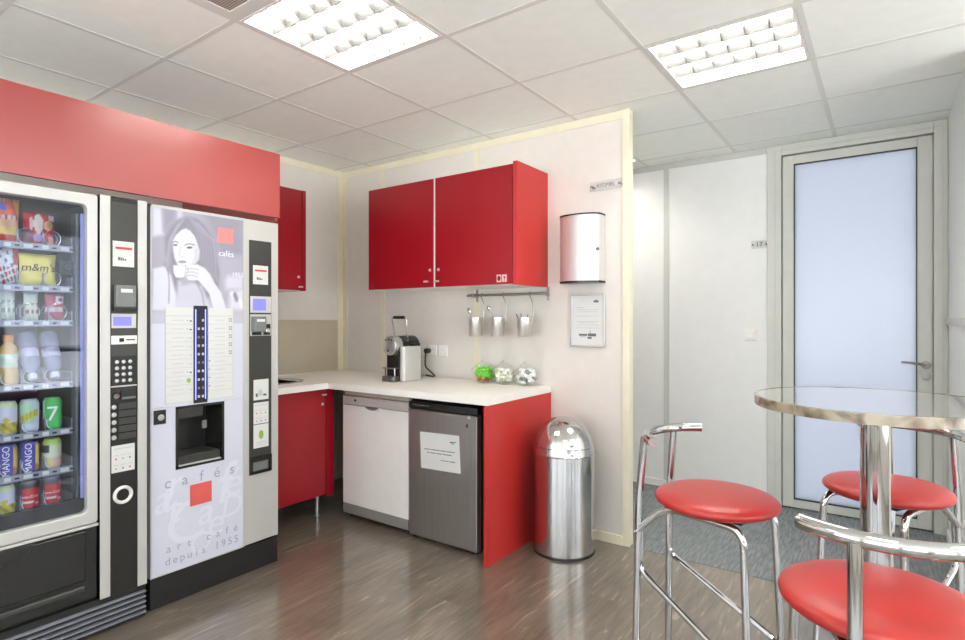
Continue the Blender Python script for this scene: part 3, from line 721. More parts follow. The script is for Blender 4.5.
label(pn, px_, 1.753, 1.843, .915, 1.025, 'cup'); label(pn, px_, 1.753, 1.843, .786, .901, 'grid'); label(pn, px_, 1.753, 1.843, .656, .782, 'leaf')
rc = MB(); rc.box(px_, px_ + .012, 1.733, 1.858, .522, .534); rc.box(px_, px_ + .012, 1.733, 1.858, .585, .612); rc.box(px_, px_ + .012, 1.733, 1.745, .534, .585); rc.box(px_, px_ + .012, 1.845, 1.858, .534, .585)
rc.build('change_cup', BLACKG, pn, bevel=.002)
box('change_flap', GREY, pn, px_, px_ + .004, 1.746, 1.838, .536, .583)

# ------------------------------------------------------------------ snack machine
SX = -2.74
sm = thing('snack_vending_machine', 'glass-fronted vending machine of snacks and cold drinks at left edge', 'vending machine', (-3.2, .75, 0))
SY0, SY1 = .30, 1.205
b_ = MB()
b_.box(-3.62, -3.60, SY0, SY1, .15, 1.88); b_.box(-3.60, SX - .04, SY0, SY0 + .02, .15, 1.88); b_.box(-3.60, SX - .04, SY1 - .02, SY1, .15, 1.88); b_.box(-3.60, SX - .04, SY0 + .02, SY1 - .02, 1.86, 1.88); b_.box(-3.60, SX - .04, SY0 + .02, SY1 - .02, .15, .17)
b_.build('cabinet', DARK, sm)
iw = MB(); iw.box(-3.40, -3.385, .33, .985, .5, 1.86); iw.box(-3.385, SX - .05, .985, .995, .5, 1.86); iw.box(-3.385, SX - .05, .325, .335, .5, 1.86); iw.box(-3.385, SX - .05, .335, .985, 1.845, 1.855)
iw.build('interior_lining', INTERIOR, sm)
box('interior_floor', BLACK, sm, -3.385, SX - .05, .335, .985, .50, .545)
df = MB()
oy0, oy1, oz0, oz1 = SY0, 1.010, .484, 1.882; iy0, iy1, iz0, iz1 = .345, .970, .535, 1.834
O = rrect(oy0, oy1, oz0, oz1, .012); I = rrect(iy0, iy1, iz0, iz1, .02)
def ring(mb, O, I, x0, x1, m=0):
    n = len(O); vo0 = [mb.bm.verts.new((x0, a, b)) for a, b in O]; vo1 = [mb.bm.verts.new((x1, a, b)) for a, b in O]; vi0 = [mb.bm.verts.new((x0, a, b)) for a, b in I]; vi1 = [mb.bm.verts.new((x1, a, b)) for a, b in I]
    for k in range(n):
        q = (k + 1) % n
        for A, Bv in ((vo1, vi1), (vi1, vi0), (vi0, vo0), (vo0, vo1)): mb.face((A[k], A[q], Bv[q], Bv[k]), m)
ring(df, O, I, SX - .045, SX)
dfr = df.build('door_frame', SILVER, sm, bevel=.006, seg=3)
box('glass_pane', GLASS, sm, SX - .030, SX - .026, iy0 - .006, iy1 + .006, iz0 - .006, iz1 + .006)
box('lamp', LAMPIN, sm, SX - .046, SX - .041, .960, .974, .58, 1.80)
box('lamp', LAMPIN, sm, SX - .06, SX - .045, .36, .96, 1.836, 1.844)
box('glass_sill', BLACK, sm, SX - .06, SX - .034, .335, .975, .53, .592)
# trays
TZ = [1.652, 1.482, 1.340, 1.082, .884, .722, .564]
LANE = {0: [.635, .715, .795, .882], 1: [.635, .715, .795, .882], 2: [.715, .805, .90], 3: [.665, .738, .81, .884], 4: [.662, .735, .807, .889], 5: [.662, .735, .807, .885], 6: [.662, .735, .807, .882]}
for k, z in enumerate(TZ):
    t_ = MB(); t_.box(-3.38, -2.822, .34, .944, z - .004, z)
    t_.box(-2.826, -2.818, .34, .944, z - .018, z + .008)
    t_.box(-3.38, -2.822, .940, .944, z, z + .045)
    tr_ = t_.build('tray', TRAY, sm)
    lb = MB()
    for q in range(9): lb.box(-2.818, -2.817, .40 + q * .0625, .40 + q * .0625 + (.022 if q % 2 else .03), z - .013, z + .003, 0); lb.box(-2.818, -2.817, .434 + q * .0625, .449 + q * .0625, z - .009, z - .002, 1)
    lb.build('price_labels', [PAPER, BLACK], tr_)
    for ly in LANE[k]:
        if ly < .66: continue
        dv = MB(); dv.box(-3.37, -2.835, ly - .0375, ly - .0355, z, z + (.05 if k > 2 else .035)); dv.box(-2.842, -2.835, ly - .0385, ly - .0345, z, z + .062)
        dv.build('divider', TRAY, tr_)
        R_ = .030 if k > 2 else (.033 if k != 2 else .036)
        pts = []
        for s_ in range(61):
            a = -2 * PI * 2.5 * s_ / 60 - PI * .4; pts.append((-2.832 - .04 * 2.5 * s_ / 60, ly + R_ * math.cos(a), z + R_ + .004 + R_ * math.sin(a)))
        MB().tube(pts, .0021, 6).build('coil', COIL, tr_)
# thin wires / sensor strip at the right side of the window
box('sensor_strip', GREY, sm, -2.85, -2.80, .948, .958, .58, 1.80)
tm = MB(); tm.box(-3.0, -2.83, .90, .958, 1.545, 1.60); tm.cyl((-2.83, .93, 1.572), (-2.822, .93, 1.572), .018)
tm.build('delivery_motor', BLACK, sm, bevel=.004)
# lower black door and grille
hp_ = MB(); hp_.box(SX - .06, SX - .01, SY0, 1.012, .165, .470)
hatch = hp_.build('delivery_hatch', BLACK, sm, bevel=.006)
fp = MB(); fp.prism([(.33, .25), (.965, .25), (.965, .462), (.33, .462)], lambda a, b, s_: Vector((SX - .012 + (.012 if s_ else 0) + (.006 if b > .4 and s_ else 0), a, b)))
fp.build('hatch_flap', BLACKG, hatch, bevel=.006)
box('hatch_lip', DARK, hatch, SX - .02, SX + .006, .33, .965, .205, .232, .008)
gp = MB(); gp.prism([(.40, .468), (.79, .468), (.76, .425), (.70, .408), (.46, .408)], lambda a, b, s_: Vector((SX - .004 + .012 * s_, a, b)))
gp.build('grip', BLACK, hatch, bevel=.004)
box('hatch_trim', SILVER, sm, SX - .05, SX + .004, SY0, 1.012, .470, .482, .003)
box('base', BLACK, sm, -3.60, SX - .062, SY0 + .01, 1.195, 0.0, .149)
gr = MB(); gr.box(SX - .06, SX - .012, SY0, 1.203, 0.004, .150)
gro = gr.build('base_grille', BLACK, sm)
for k in range(5):
    z = .016 + k * .0235
    MB().prism([(SX - .012, z), (SX + .002, z + .004), (SX + .002, z + .010), (SX - .012, z + .012)], lambda a, b, s_: Vector((a, SY0 if s_ == 0 else 1.202, b))).build('slat', TRAY, gro)
ks = box('kick_strip', BLACK, sm, SX - .04, SX - .004, 1.016, 1.203, .131, .196, .002)
# payment column
cl = MB(); cl.box(SX - .05, SX - .002, 1.016, SY1, .150, 1.887)
col = cl.build('payment_column', BLACKG, sm)
box('column_edge', SILVER, col, SX - .002, SX + .006, 1.016, 1.056, .150, 1.887, .003)
box('column_edge', SILVER, col, SX - .002, SX + .006, 1.166, SY1, .150, 1.887, .003)
box('upper_plate', DARK, col, SX - .002, SX, 1.058, 1.164, 1.09, 1.865)
xx = SX
label(col, xx, 1.066, 1.152, 1.583, 1.694, 'price')
rd = box('card_reader', GREY, col, xx, xx + .035, 1.068, 1.148, 1.402, 1.500, .006)
MB().box(xx + .035, xx + .036, 1.085, 1.132, 1.468, 1.484).build('reader_label', PAPER, rd)
box('reader_foot', BLACK, rd, xx, xx + .03, 1.062, 1.152, 1.388, 1.402, .002)
ds = box('display', SILVER, col, xx, xx + .004, 1.060, 1.160, 1.312, 1.376, .002)
MB().box(xx + .004, xx + .0045, 1.066, 1.140, 1.322, 1.362).build('screen', DISPLAY, ds)
cb_ = box('coin_bar', WPLAST, col, xx, xx + .005, 1.059, 1.163, 1.241, 1.279, .002)
MB().box(xx + .005, xx + .0056, 1.118, 1.154, 1.258, 1.263).box(xx + .005, xx + .009, 1.09, 1.108, 1.252, 1.268).build('slot', BLACK, cb_)
kp = box('keypad', BLACK, col, xx, xx + .003, 1.060, 1.162, 1.066, 1.19, .001)
for u in range(3):
    for v_ in range(4):
        MB().lathe([(0, 0), (.0085, 0), (.0075, .005), (0, .006)], (xx + .003, 1.081 + u * .0265, 1.164 - v_ * .0275), (1, 0, 0), 14).build('key', ALU, kp)
MB().box(xx, xx + .003, 1.059, 1.163, 1.054, 1.060).build('divider_line', SILVER, col)
lo_ = MB().lathe([(0, 0), (.014, 0), (.012, .010), (.004, .010), (.004, .006), (0, .006)], (xx, 1.078, 1.015), (1, 0, 0), 18).build('lock', CHROME, col)
sl = box('note_slot', BLACK, col, xx, xx + .005, 1.098, 1.158, .997, 1.036, .002)
MB().box(xx + .005, xx + .009, 1.101, 1.155, .999, 1.008).build('slot_lip', GREY, sl)
for k in range(5):
    z = .967 - k * .0332
    MB().lathe([(0, 0), (.011, 0), (.0095, .006), (0, .007)], (xx, 1.070, z), (1, 0, 0), 16).build('button', ALU, col)
    box('price_window', DARK, col, xx, xx + .004, 1.089, 1.160, z - .012, z + .014, .001)
label(col, xx, 1.061, 1.154, .680, .798, 'grid')
MB().lathe([(.026, .004), (.030, .012), (.036, .012), (.040, .006), (.040, 0), (.026, 0)], (xx, 1.106, .578), (1, 0, 0), 32).build('change_cup', WPLAST, col)

# ---- products
def bag(name, lab, cat, yc, z0, w_, h_, paintf, x=-2.866, th=.022, lean=.0, text=None, group=None):
    r = MB(); nu, nv = 26, 30
    def fn(side):
        def f(u, v):
            a = 2 * u - 1; b_ = 2 * v - 1
            bul = max(0, 1 - abs(a) ** 2.6) ** .7 * max(0, 1 - abs(b_) ** 3.2) ** .7
            wob = .0025 * math.sin(9 * v + 3 * a) + .002 * math.sin(13 * u + 5 * v)
            pinch = 1 - .05 * (1 - abs(b_) ** 2)
            return Vector((x + side * (th * bul + wob * bul) - lean * v, yc + a * w_ / 2 * pinch, z0 + h_ * v))
        return f
    r.grid(fn(1), nu, nv, 0, lambda u, v: L(*paintf(u, v))); r.grid(fn(-1), nu, nv, 0, lambda u, v: L(*paintf(u, v)))
    bmesh.ops.remove_doubles(r.bm, verts=r.bm.verts[:], dist=.0003)
    o = r.build(name, PRINT); tag(o, lab, cat, group)
    return o, fn(1)
def inel(u, v, cu, cv, ru, rv): return ((u - cu) / ru) ** 2 + ((v - cv) / rv) ** 2 < 1
def p_orange(u, v):
    if v > .93: return (226, 180, 120) if int(u * 22) % 2 else (150, 60, 70)
    if .72 < v < .9 and u < .55: return (86, 84, 190)
    if v > .62: return (226, 90, 50) if u + v * .4 < 1.15 else (236, 170, 90)
    if .53 < v < .62: return (250, 220, 210) if int(u * 17) % 3 else (220, 60, 60)
    if .35 < v < .53: return (236, 190, 150)
    if .18 < v < .35: return (240, 214, 130)
    return (228, 76, 56)
bag('crisps_bag', 'orange and yellow crisps bag in the top tray, nearest the left edge', 'crisps bag', .722, 1.657, .105, .178, p_orange)
def p_red(u, v):
    if inel(u, v, .78, .60, .16, .14): return (226, 180, 130) if not inel(u, v, .78, .60, .10, .08) else (204, 150, 100)
    if inel(u, v, .45, .62, .15, .3): return (238, 224, 208)
    if inel(u, v, .22, .62, .06, .2): return (230, 190, 190)
    if v > .9: return (130, 30, 40)
    if u > .78 and v > .74: return (210, 214, 226)
    if inel(u, v, .45, .22, .16, .12): return (170, 150, 200)
    if v < .28 and u > .8: return (230, 150, 130)
    if v < .45 and u < .3: return (120, 40, 70)
    return (196, 40, 50)
bag('biscuit_bag', 'red bag with biscuit picture in the top tray of the vending machine', 'biscuit bag', .838, 1.657, .108, .14, p_red)
def p_white(u, v):
    if u > .8 and v > .55: return (214, 90, 80)
    s_ = math.sin(u * 21 + v * 9) * math.sin(v * 17 - u * 6)
    if v < .5 and s_ > .35: return (206, 70, 66)
    if s_ < -.5: return (120, 120, 130)
    return (232, 230, 236)
bag('candy_bag', 'white bag with red print in the second tray from the top', 'sweets bag', .722, 1.487, .10, .15, p_white)
o, ff = bag('chocolate_bag', 'yellow chocolate sweets bag in the second tray from the top', 'sweets bag', .835, 1.487, .128, .135, lambda u, v: (246, 232, 120) if v < .92 else (226, 206, 90))
t_ = MB()
ORG['_b'] = Vector((0, 0, 0))
t_.text("m&m's", .044, lambda a, b_: ff(.5 + (a + .15 * b_) / .128, .56 + (b_) / .135) + Vector((.003, 0, 0)), 0, True)
t_.build('lettering', mat('brown ink', (86, 52, 40), .5), o, flip=False)
def p_strip(base, acc):
    def f(u, v):
        if .25 < v < .4 or .55 < v < .62: return acc if int(u * 9) % 3 else (238, 240, 236)
        if v > .9: return (190, 186, 220)
        return base
    return f
bag('snack_bar', 'tall pale wrapper with lilac top in the third tray from the top', 'snack wrapper', .735, 1.345, .052, .135, p_strip((222, 228, 214), (170, 186, 150)), th=.014)
bag('snack_bar', 'short pale green wrapper in the third tray, middle of the three', 'snack wrapper', .812, 1.345, .050, .118, p_strip((222, 230, 206), (186, 120, 110)), th=.014)
def p_pink(u, v):
    if v > .92: return (150, 60, 80)
    if u > .5 and .6 < v < .9: return (236, 226, 232) if not inel(u, v, .75, .75, .1, .08) else (120, 50, 70)
    if .3 < v < .5: return (240, 206, 214)
    return (198, 90, 110)
bag('candy_packet', 'pink and white packet in the third tray, rightmost of the three', 'sweets packet', .893, 1.345, .068, .118, p_pink, th=.014)
def can(name, lab, yc, z, paintf, text=None, tmat=None, tsize=.03, vertical=False, h=.118, R_=.033, group='drinks cans in the vending machine', x=-2.868):
    m_ = MB(); seg = 40
    prof = [(0, .006), (R_ * .74, .003), (R_ * .8, 0), (R_ * .98, .012)] + [(R_, .014 + (h - .034) * k / 14) for k in range(15)] + [(R_ * .99, h - .016), (R_ * .82, h - .002), (R_ * .8, h), (R_ * .76, h - .001), (R_ * .74, h - .006), (0, h - .007)]
    def colf(a, zz):
        zz /= h
        if zz < .09 or zz > .9: return L(*paintf(None, zz)) if paintf(None, zz) else L(200, 202, 206)
        u = ((a + PI) % (2 * PI) - PI) / (PI * .9) + .5 # 0..1 across the visible front (front is +x)
        return L(*paintf(u, zz))
    m_.lathe(prof, (x, yc, z), (0, 0, 1), seg, 0, colf, 0)
    o = m_.build(name, PRINT); tag(o, lab, 'drinks can', group)
    if text:
        t_ = MB()
        def cf(a, b_):
            if vertical: a, b_ = -b_, a
            ang = a / R_ - .3
            return Vector((x + (R_ + .0012) * math.cos(ang), yc + (R_ + .0012) * math.sin(ang), z + h * .5 + b_))
        t_.text(text, tsize, cf, 0, True); t_.build('lettering', tmat, o, flip=False)
    return o
def p_lemon(u, v):
    if u is None: return (206, 214, 190)
    if v < .38: return (214, 196, 70) if math.sin(u * 15 + v * 20) > -.4 else (160, 150, 60)
    if inel(u, v, .4, .48, .14, .07): return (214, 196, 60)
    if v > .82: return (214, 230, 170)
    return (214, 216, 236)
def p_lime(u, v):
    if u is None: return (200, 208, 214)
    if abs((v - .52) - (u - .4) * .35) < .11 and .05 < u < .75: return (214, 220, 70) if (u * 7 % 1) > .4 else (190, 170, 60)
    if v > .3 and u < .6: return (186, 226, 186)
    return (220, 224, 236)
def p_green(u, v): return (90, 190, 100) if u is None else ((206, 236, 206) if u < .06 else (76, 200, 96))
def p_purple(u, v):
    if u is None: return (118, 112, 190)
    if u > .62: return (240, 214, 110) if v > .2 + .25 * (1 - u) else (206, 140, 70)
    if u < -.05: return (226, 226, 240) if v > .5 else (86, 84, 150)
    return (92, 86, 176)
def p_iced(u, v):
    if u is None: return (186, 214, 110)
    if u < .32 and .55 < v < .82: return (44, 48, 56)
    if v > .8: return (190, 222, 110)
    if v < .4: return (224, 206, 130) if u < .4 else (236, 190, 170)
    return (224, 232, 200)
def p_coke(u, v):
    if u is None: return (150, 152, 158)
    if v > .74 or v < .12: return (64, 62, 68)
    if u < .12: return (70, 62, 68)
    if .2 < u < .9 and abs(v - (.24 + .08 * math.sin(u * 4))) < .022: return (236, 230, 230)
    return (206, 44, 50)
WINK = mat('white ink', (244, 244, 246), .5, var=.01)
can('drinks_can', 'pale lilac can with yellow base, left in the upper row of cans', .735, TZ[4] + .002, p_lemon, h=.135)
can('drinks_can', 'pale can with green and yellow band, middle of the upper can row', .807, TZ[4] + .002, p_lime, h=.135)
can('drinks_can', 'bright green can marked with a white 7, right in the upper can row', .887, TZ[4] + .002, p_green, '7', WINK, .085, h=.135)
can('drinks_can', 'purple can with upright white lettering, left in the middle can row', .735, TZ[5] + .002, p_purple, 'MANGO', WINK, .032, True, h=.125)
can('drinks_can', 'purple can beside the green and cream can in the middle row', .807, TZ[5] + .002, p_purple, 'MANGO', WINK, .032, True, h=.125)
can('drinks_can', 'green and cream can with dark label in the middle can row', .885, TZ[5] + .002, p_iced, h=.125)
can('drinks_can', 'pale lemon can at the left of the bottom tray', .728, TZ[6] + .002, p_lemon, h=.125)
can('drinks_can', 'red cola can in the bottom tray, middle of the row', .807, TZ[6] + .002, p_coke, 'Coca-Cola', WINK, .0155, h=.125)
can('drinks_can', 'red cola can in the bottom tray, right end of the row', .884, TZ[6] + .002, p_coke, 'Coca-Cola', WINK, .0155, h=.125)
# juice bottle
def bottle_prof(R_, h): return [(0, 0), (R_ * .85, 0), (R_, .012), (R_, h * .28), (R_ * .93, h * .34), (R_ * .93, h * .5), (R_, h * .56), (R_, h * .66), (R_ * .8, h * .78), (R_ * .42, h * .86), (R_ * .42, h * .9)]
jb = thing('juice_bottle', 'orange juice bottle standing beside the two water bottles in the vending machine', 'bottle', (-2.87, .740, TZ[3] + .002))
def jc(a, z):
    z = z / .2; u = ((a + PI) % (2 * PI) - PI)
    if .38 < z < .66: return L(196, 222, 190) if math.sin(3 * u + 20 * z) > -.2 else L(232, 236, 226)
    return L(216, 180, 110)
jm = MB(); pr = bottle_prof(.032, .20); fine = []
for a, b_ in zip(pr, pr[1:]):
    for k in range(3): fine.append((a[0] + (b_[0] - a[0]) * k / 3, a[1] + (b_[1] - a[1]) * k / 3))
fine.append(pr[-1]); fine.append((0, pr[-1][1]))
jm.lathe(fine, ORG[jb.name], (0, 0, 1), 28, 0, jc); jm.build('bottle_body', PRINT, jb)
MB().lathe([(.0155, .176), (.0165, .178), (.0165, .202), (.014, .204), (0, .204)], ORG[jb.name], (0, 0, 1), 24).build('cap', mat('orange cap', (232, 150, 50), .4), jb)
# water bottles lying nose down towards the glass
for yc, lb in ((.812, 'clear water bottle tilted cap down, next to the orange juice bottle'), (.888, 'clear water bottle tilted cap down, at the right end of its tray')):
    ax = Vector((.42, 0, -.9)).normalized(); base = Vector((-2.925, yc, TZ[3] + .208))
    wb = thing('water_bottle', lb, 'bottle', base - Vector((0, 0, .2)), 'water bottles in the vending machine')
    hh = .205
    MB().lathe([(r_, z_ * hh / .2) for r_, z_ in fine[:-1]], base, ax, 28).build('bottle_body', PET, wb)
    MB().lathe([(.0315, hh * .36), (.0325, hh * .37), (.0325, hh * .54), (.0315, hh * .55)], base, ax, 28).build('bottle_label', mat('bottle label', (206, 200, 224), .5, var=.12, vscale=60), wb)
    MB().lathe([(.0155, hh * .88), (.0165, hh * .89), (.0165, hh), (0, hh)], base, ax, 24).build('cap', mat('white cap', (228, 228, 248), .4), wb)

# ------------------------------------------------------------------ kitchen: left return
# wall cupboard on the left wall
lc = thing('wall_cupboard', 'red wall cupboard partly hidden behind the coffee machine', 'cupboard', (-3.6, 2.25, 1.557))
box('carcass', WHITECAB, lc, XL, -3.452, 1.925, 2.564, 1.557, 2.282)
box('end_panel', RED, lc, XL, -3.43, 2.566, 2.596, 1.557, 2.282, .001)
dd = box('door', RED, lc, -3.451, -3.43, 1.93, 2.560, 1.560, 2.280, .002)
def knob(parent, p, d):  # small lever pull and lock button
    p = Vector(p); d = Vector(d); s_ = Vector((-d.y, d.x, 0)); s_ = s_ if s_.length else Vector((1, 0, 0))
    m_ = MB(); m_.cyl(p, p + d * .022, .006, seg=12); m_.tube([p + d * .022 - s_ * .016, p + d * .022 + s_ * .016], .0055, 10)
    m_.build('knob', mat('bright handle metal', (214, 208, 202), .35, metal=.4), parent)
def lockb(parent, p, d): MB().lathe([(0, 0), (.010, 0), (.009, .005), (0, .006)], p, d, 16).build('lock', mat('bright handle metal', (214, 208, 202), .35, metal=.4), parent)
p = atx(299, 287, -3.43); knob(dd, (-3.43, min(p.y, 2.54), p.z), (1, 0, 0)); p = atx(298.5, 277, -3.43); lockb(dd, (-3.43, min(p.y, 2.54), p.z), (1, 0, 0))
# splashback
MB().box(XL + .001, XL + .007, 1.93, 3.178, .926, 1.347).build('splashback', SPLASH)
tag(bpy.data.objects['splashback'], 'plain stainless steel splashback panel on the left wall above the sink', 'splashback')
# base cupboard
bc = thing('base_cupboard', 'red base cupboard under the left worktop, standing on metal feet', 'cupboard', (-3.4, 2.25, 0))
m_ = MB(); m_.box(XL + .02, XL + .036, 1.925, 2.526, .155, .874); m_.box(XL + .036, -3.142, 1.925, 1.941, .155, .874); m_.box(XL + .036, -3.142, 2.510, 2.526, .155, .874); m_.box(XL + .036, -3.142, 1.941, 2.510, .155, .171); m_.build('carcass', WHITECAB, bc)
box('end_panel', RED, bc, XL + .02, -3.12, 2.530, 2.592, .140, .876, .001)
dd = box('door', RED, bc, -3.141, -3.12, 1.93, 2.524, .155, .874, .002)
p = atx(323, 394.5, -3.12); knob(dd, (-3.12, 2.495, p.z), (1, 0, 0)); p = atx(322.5, 404, -3.12); lockb(dd, (-3.12, 2.495, p.z), (1, 0, 0))
for q in ((-3.19, 2.505), (-3.6, 2.505), (-3.19, 1.98), (-3.6, 1.98)):
    m_ = MB(); m_.cyl((q[0], q[1], .004), (q[0], q[1], .156), .013, seg=14); m_.cyl((q[0], q[1], 0), (q[0], q[1], .006), .022, seg=16); m_.build('leg', ALU, bc)
# worktop, L shaped, with the sink cut out
wt = thing('worktop', 'L-shaped white worktop running along the left and back walls', 'worktop', (-2.6, 2.9, .88))
sp = atz(299.7, 379.5, .92); SR = .19; scx, scy = -3.44, sp.y - SR
m_ = MB(); WX = -1.762
m_.prism([(XL + .001, YB - .006), (XL + .001, 2.45), (-3.08, 2.45), (-3.08, 2.512), (WX, 2.512), (WX, YB - .006)], lambda a, b, s_: Vector((a, b, .88 + .04 * s_)))
hs = SR - .012
ysl, ysh = scy - hs, min(scy + hs, 2.45)
m_.box(XL + .001, -3.08, 1.92, ysl, .88, .92); m_.box(XL + .001, scx - hs, ysl, 2.45, .88, .92); m_.box(scx + hs, -3.08, ysl, 2.45, .88, .92); m_.box(scx - hs, scx + hs, ysh, 2.45, .88, .92)
m_.build('worktop_slab', COUNTER, wt)
MB().box(XL + .04, -3.085, 2.4495, 2.4510, .9195, .9206).build('joint', LGREY, wt)
MB().box(XL + .001, XL + .014, 1.92, YB - .006, .92, .925).build('upstand', COUNTER, wt)
sk = thing('sink', 'round stainless steel sink let into the left worktop', 'sink', (scx, scy, .76))
MB().lathe([(SR, .921), (SR, .924), (SR - .02, .924), (SR - .028, .915), (SR - .035, .80), (SR - .07, .775), (.02, .77), (0, .768)], (scx, scy, 0), (0, 0, 1), 40).build('bowl', STEEL, sk)
MB().lathe([(.028, .771), (.03, .774), (.012, .774), (.01, .771)], (scx, scy, 0), (0, 0, 1), 20).build('drain', CHROME, sk)

# ------------------------------------------------------------------ kitchen: back run
# wall cupboards
def wcup(name, lab, x0, x1, hinge_right, endp):
    r = thing(name, lab, 'cupboard', ((x0 + x1) / 2, 3.05, 1.563))
    m_ = MB().box(x0, x1, 2.892, YB, 1.563, 2.290); m_.box(x1 - .004, x1, 2.872, 2.892, 1.566, 2.288) if not endp else m_.box(x0, x0 + .004, 2.872, 2.892, 1.566, 2.288); m_.build('carcass', WHITECAB, r)
    dd = box('door', RED, r, x0 + .006, x1 - .006, 2.870, 2.890, 1.566, 2.288, .002)
    if endp: box('end_panel', RED_LIT, r, x1 + .003, x1 + .032, 2.862, YB, 1.560, 2.300, .001)
    kx = x1 - .035 if not hinge_right else x0 + .035
    knob(dd, (kx - (.02 if not hinge_right else -.0), 2.870, 1.603), (0, -1, 0)); lockb(dd, (kx, 2.870, 1.680), (0, -1, 0))
    return r, dd
r1, d1 = wcup('wall_cupboard', 'red wall cupboard on back wall, nearer the corner, above the espresso maker', -3.076, -2.446, False, False)
r2, d2 = wcup('wall_cupboard', 'red wall cupboard with red end panel above the hanging rail', -2.442, -1.823, True, True)
st = MB(); st.box(-3.05, -3.018, 2.8685, 2.870, 1.580, 1.612); st.box(-3.043, -3.025, 2.868, 2.8685, 1.587, 1.605, 1); st.build('sticker', [mat('dark red sticker', (150, 40, 48), .5), RED], d1)
STK = mat('pale pink sticker', (222, 176, 170), .5)
for k, x in enumerate((-1.925, -1.885)):
    st = MB(); st.box(x - .017, x + .017, 2.8685, 2.870, 1.578, 1.624)
    if k == 0: st.prism([(x + .012 * math.cos(t), 1.601 + .016 * math.sin(t)) for t in np.linspace(0, 2 * PI, 15)[:-1]], lambda a, b, s_: Vector((a, 2.8685 - .0006 * s_, b)), 1)
    else: st.prism([(x - .006, 1.612), (x + .006, 1.612), (x + .005, 1.602), (x + .001, 1.597), (x + .001, 1.588), (x + .006, 1.586), (x - .006, 1.586), (x - .001, 1.588), (x - .001, 1.597), (x - .005, 1.602)], lambda a, b, s_: Vector((a, 2.8685 - .0006 * s_, b)), 1)
    st.build('sticker', [STK, mat('maroon ink', (96, 30, 34), .5)], d2)
# side panel closing the run
tag(MB().box(-1.783, -1.765, 2.506, YB - .006, 0, .88).build('worktop_support_panel', RED_LIT, bevel=.001), 'tall red side panel under the right end of the worktop, beside the bin', 'side panel')
# dishwasher
dw = thing('dishwasher', 'white dishwasher under the worktop, left of the steel fridge', 'dishwasher', (-2.73, 2.9, 0))
box('body', DARK, dw, -3.030, -2.432, 2.63, 3.15, .02, .835)
box('door', WHITE, dw, -3.034, -2.428, 2.600, 2.632, .098, .770, .003)
cp = box('control_panel', SILVER, dw, -3.034, -2.428, 2.597, 2.632, .774, .832, .004)
q = aty(349, 401, 2.597); 
m_ = MB()
for k in range(4): m_.box(-3.0 + .022 * k, -2.992 + .022 * k, 2.596, 2.598, .806, .811, 0)
m_.cyl((-2.905, 2.597, .806), (-2.905, 2.592, .806), .008, seg=12, m=1)
for k in range(9): m_.box(-2.66 + .024 * k, -2.648 + .024 * k, 2.596, 2.598, .806, .811, 0)
m_.build('buttons', [PAPER, BLACK], cp)
box('top_rail', mat('beige rail', (190, 178, 160), .5), dw, -3.030, -2.432, 2.615, 2.64, .836, .872)
hx = aty(372.5, 405, 2.6).x
MB().prism([(hx + .075 * math.cos(t), .772 + .036 * math.sin(t)) for t in np.linspace(PI, 2 * PI, 13)], lambda a, b, s_: Vector((a, 2.594 + .006 * s_, b))).build('grip', WPLAST, dw)
MB().prism([(hx + .060 * math.cos(t), .773 + .020 * math.sin(t)) for t in np.linspace(PI, 2 * PI, 13)], lambda a, b, s_: Vector((a, 2.592 + .004 * s_, b))).build('grip_recess', GREY, dw)
m_ = MB(); m_.prism([(2.604, .096), (2.600, .06), (2.606, .03), (2.63, .022), (2.63, .096)], lambda a, b, s_: Vector((-3.034 + .606 * s_, a, b))); m_.build('kick_plate', mat('kick plate', (150, 147, 142), .4, metal=.3), dw)
for q in ((-3.0, 2.66), (-2.46, 2.66), (-3.0, 3.1), (-2.46, 3.1)): MB().cyl((*q, 0), (*q, .022), .02, seg=12).build('foot', BLACK, dw)
# fridge
fg = thing('fridge', 'small stainless steel fridge under the worktop beside the dishwasher', 'fridge', (-2.16, 2.9, 0))
box('body', BLACK, fg, -2.420, -1.893, 2.650, 3.15, .018, .840)
box('door', FRIDGE, fg, -2.422, -1.896, 2.600, 2.646, .016, .796, .006)
tb = box('top_band', BLACKG, fg, -2.422, -1.896, 2.602, 2.648, .800, .842, .003)
m_ = MB()
for k in range(7): m_.box(-2.39 + k * .02, -2.38 + k * .02, 2.601, 2.602, .82, .828)
m_.build('indicator', GREY, tb)
for q in ((-2.39, 2.63), (-1.93, 2.63), (-2.39, 3.1), (-1.93, 3.1)): MB().cyl((*q, 0), (*q,   .017 if q[1] < 2.65 else .019), .018, seg=12).build('foot', BLACK, fg)
q = aty(469, 417.5, 2.6); MB().lathe([(0, 0), (.011, 0), (.011, .001), (0, .0012)], (q.x, 2.600, q.z), (0, -1, 0), 18).build('badge', PAPER, fg)
q = aty(467, 426, 2.6); m_ = MB()
for k in range(3):
    a = PI * k / 3; m_.prism([(q.x + .009 * math.cos(a) + .002 * math.sin(a), q.z + .012 * math.sin(a) - .002 * math.cos(a)), (q.x + .009 * math.cos(a) - .002 * math.sin(a), q.z + .012 * math.sin(a) + .002 * math.cos(a)), (q.x - .009 * math.cos(a) - .002 * math.sin(a), q.z - .012 * math.sin(a) + .002 * math.cos(a)), (q.x - .009 * math.cos(a) + .002 * math.sin(a), q.z - .012 * math.sin(a) - .002 * math.cos(a))], lambda a_, b, s_: Vector((a_, 2.600 - .0012 * s_, b)))
m_.build('emblem', BLINK, fg)
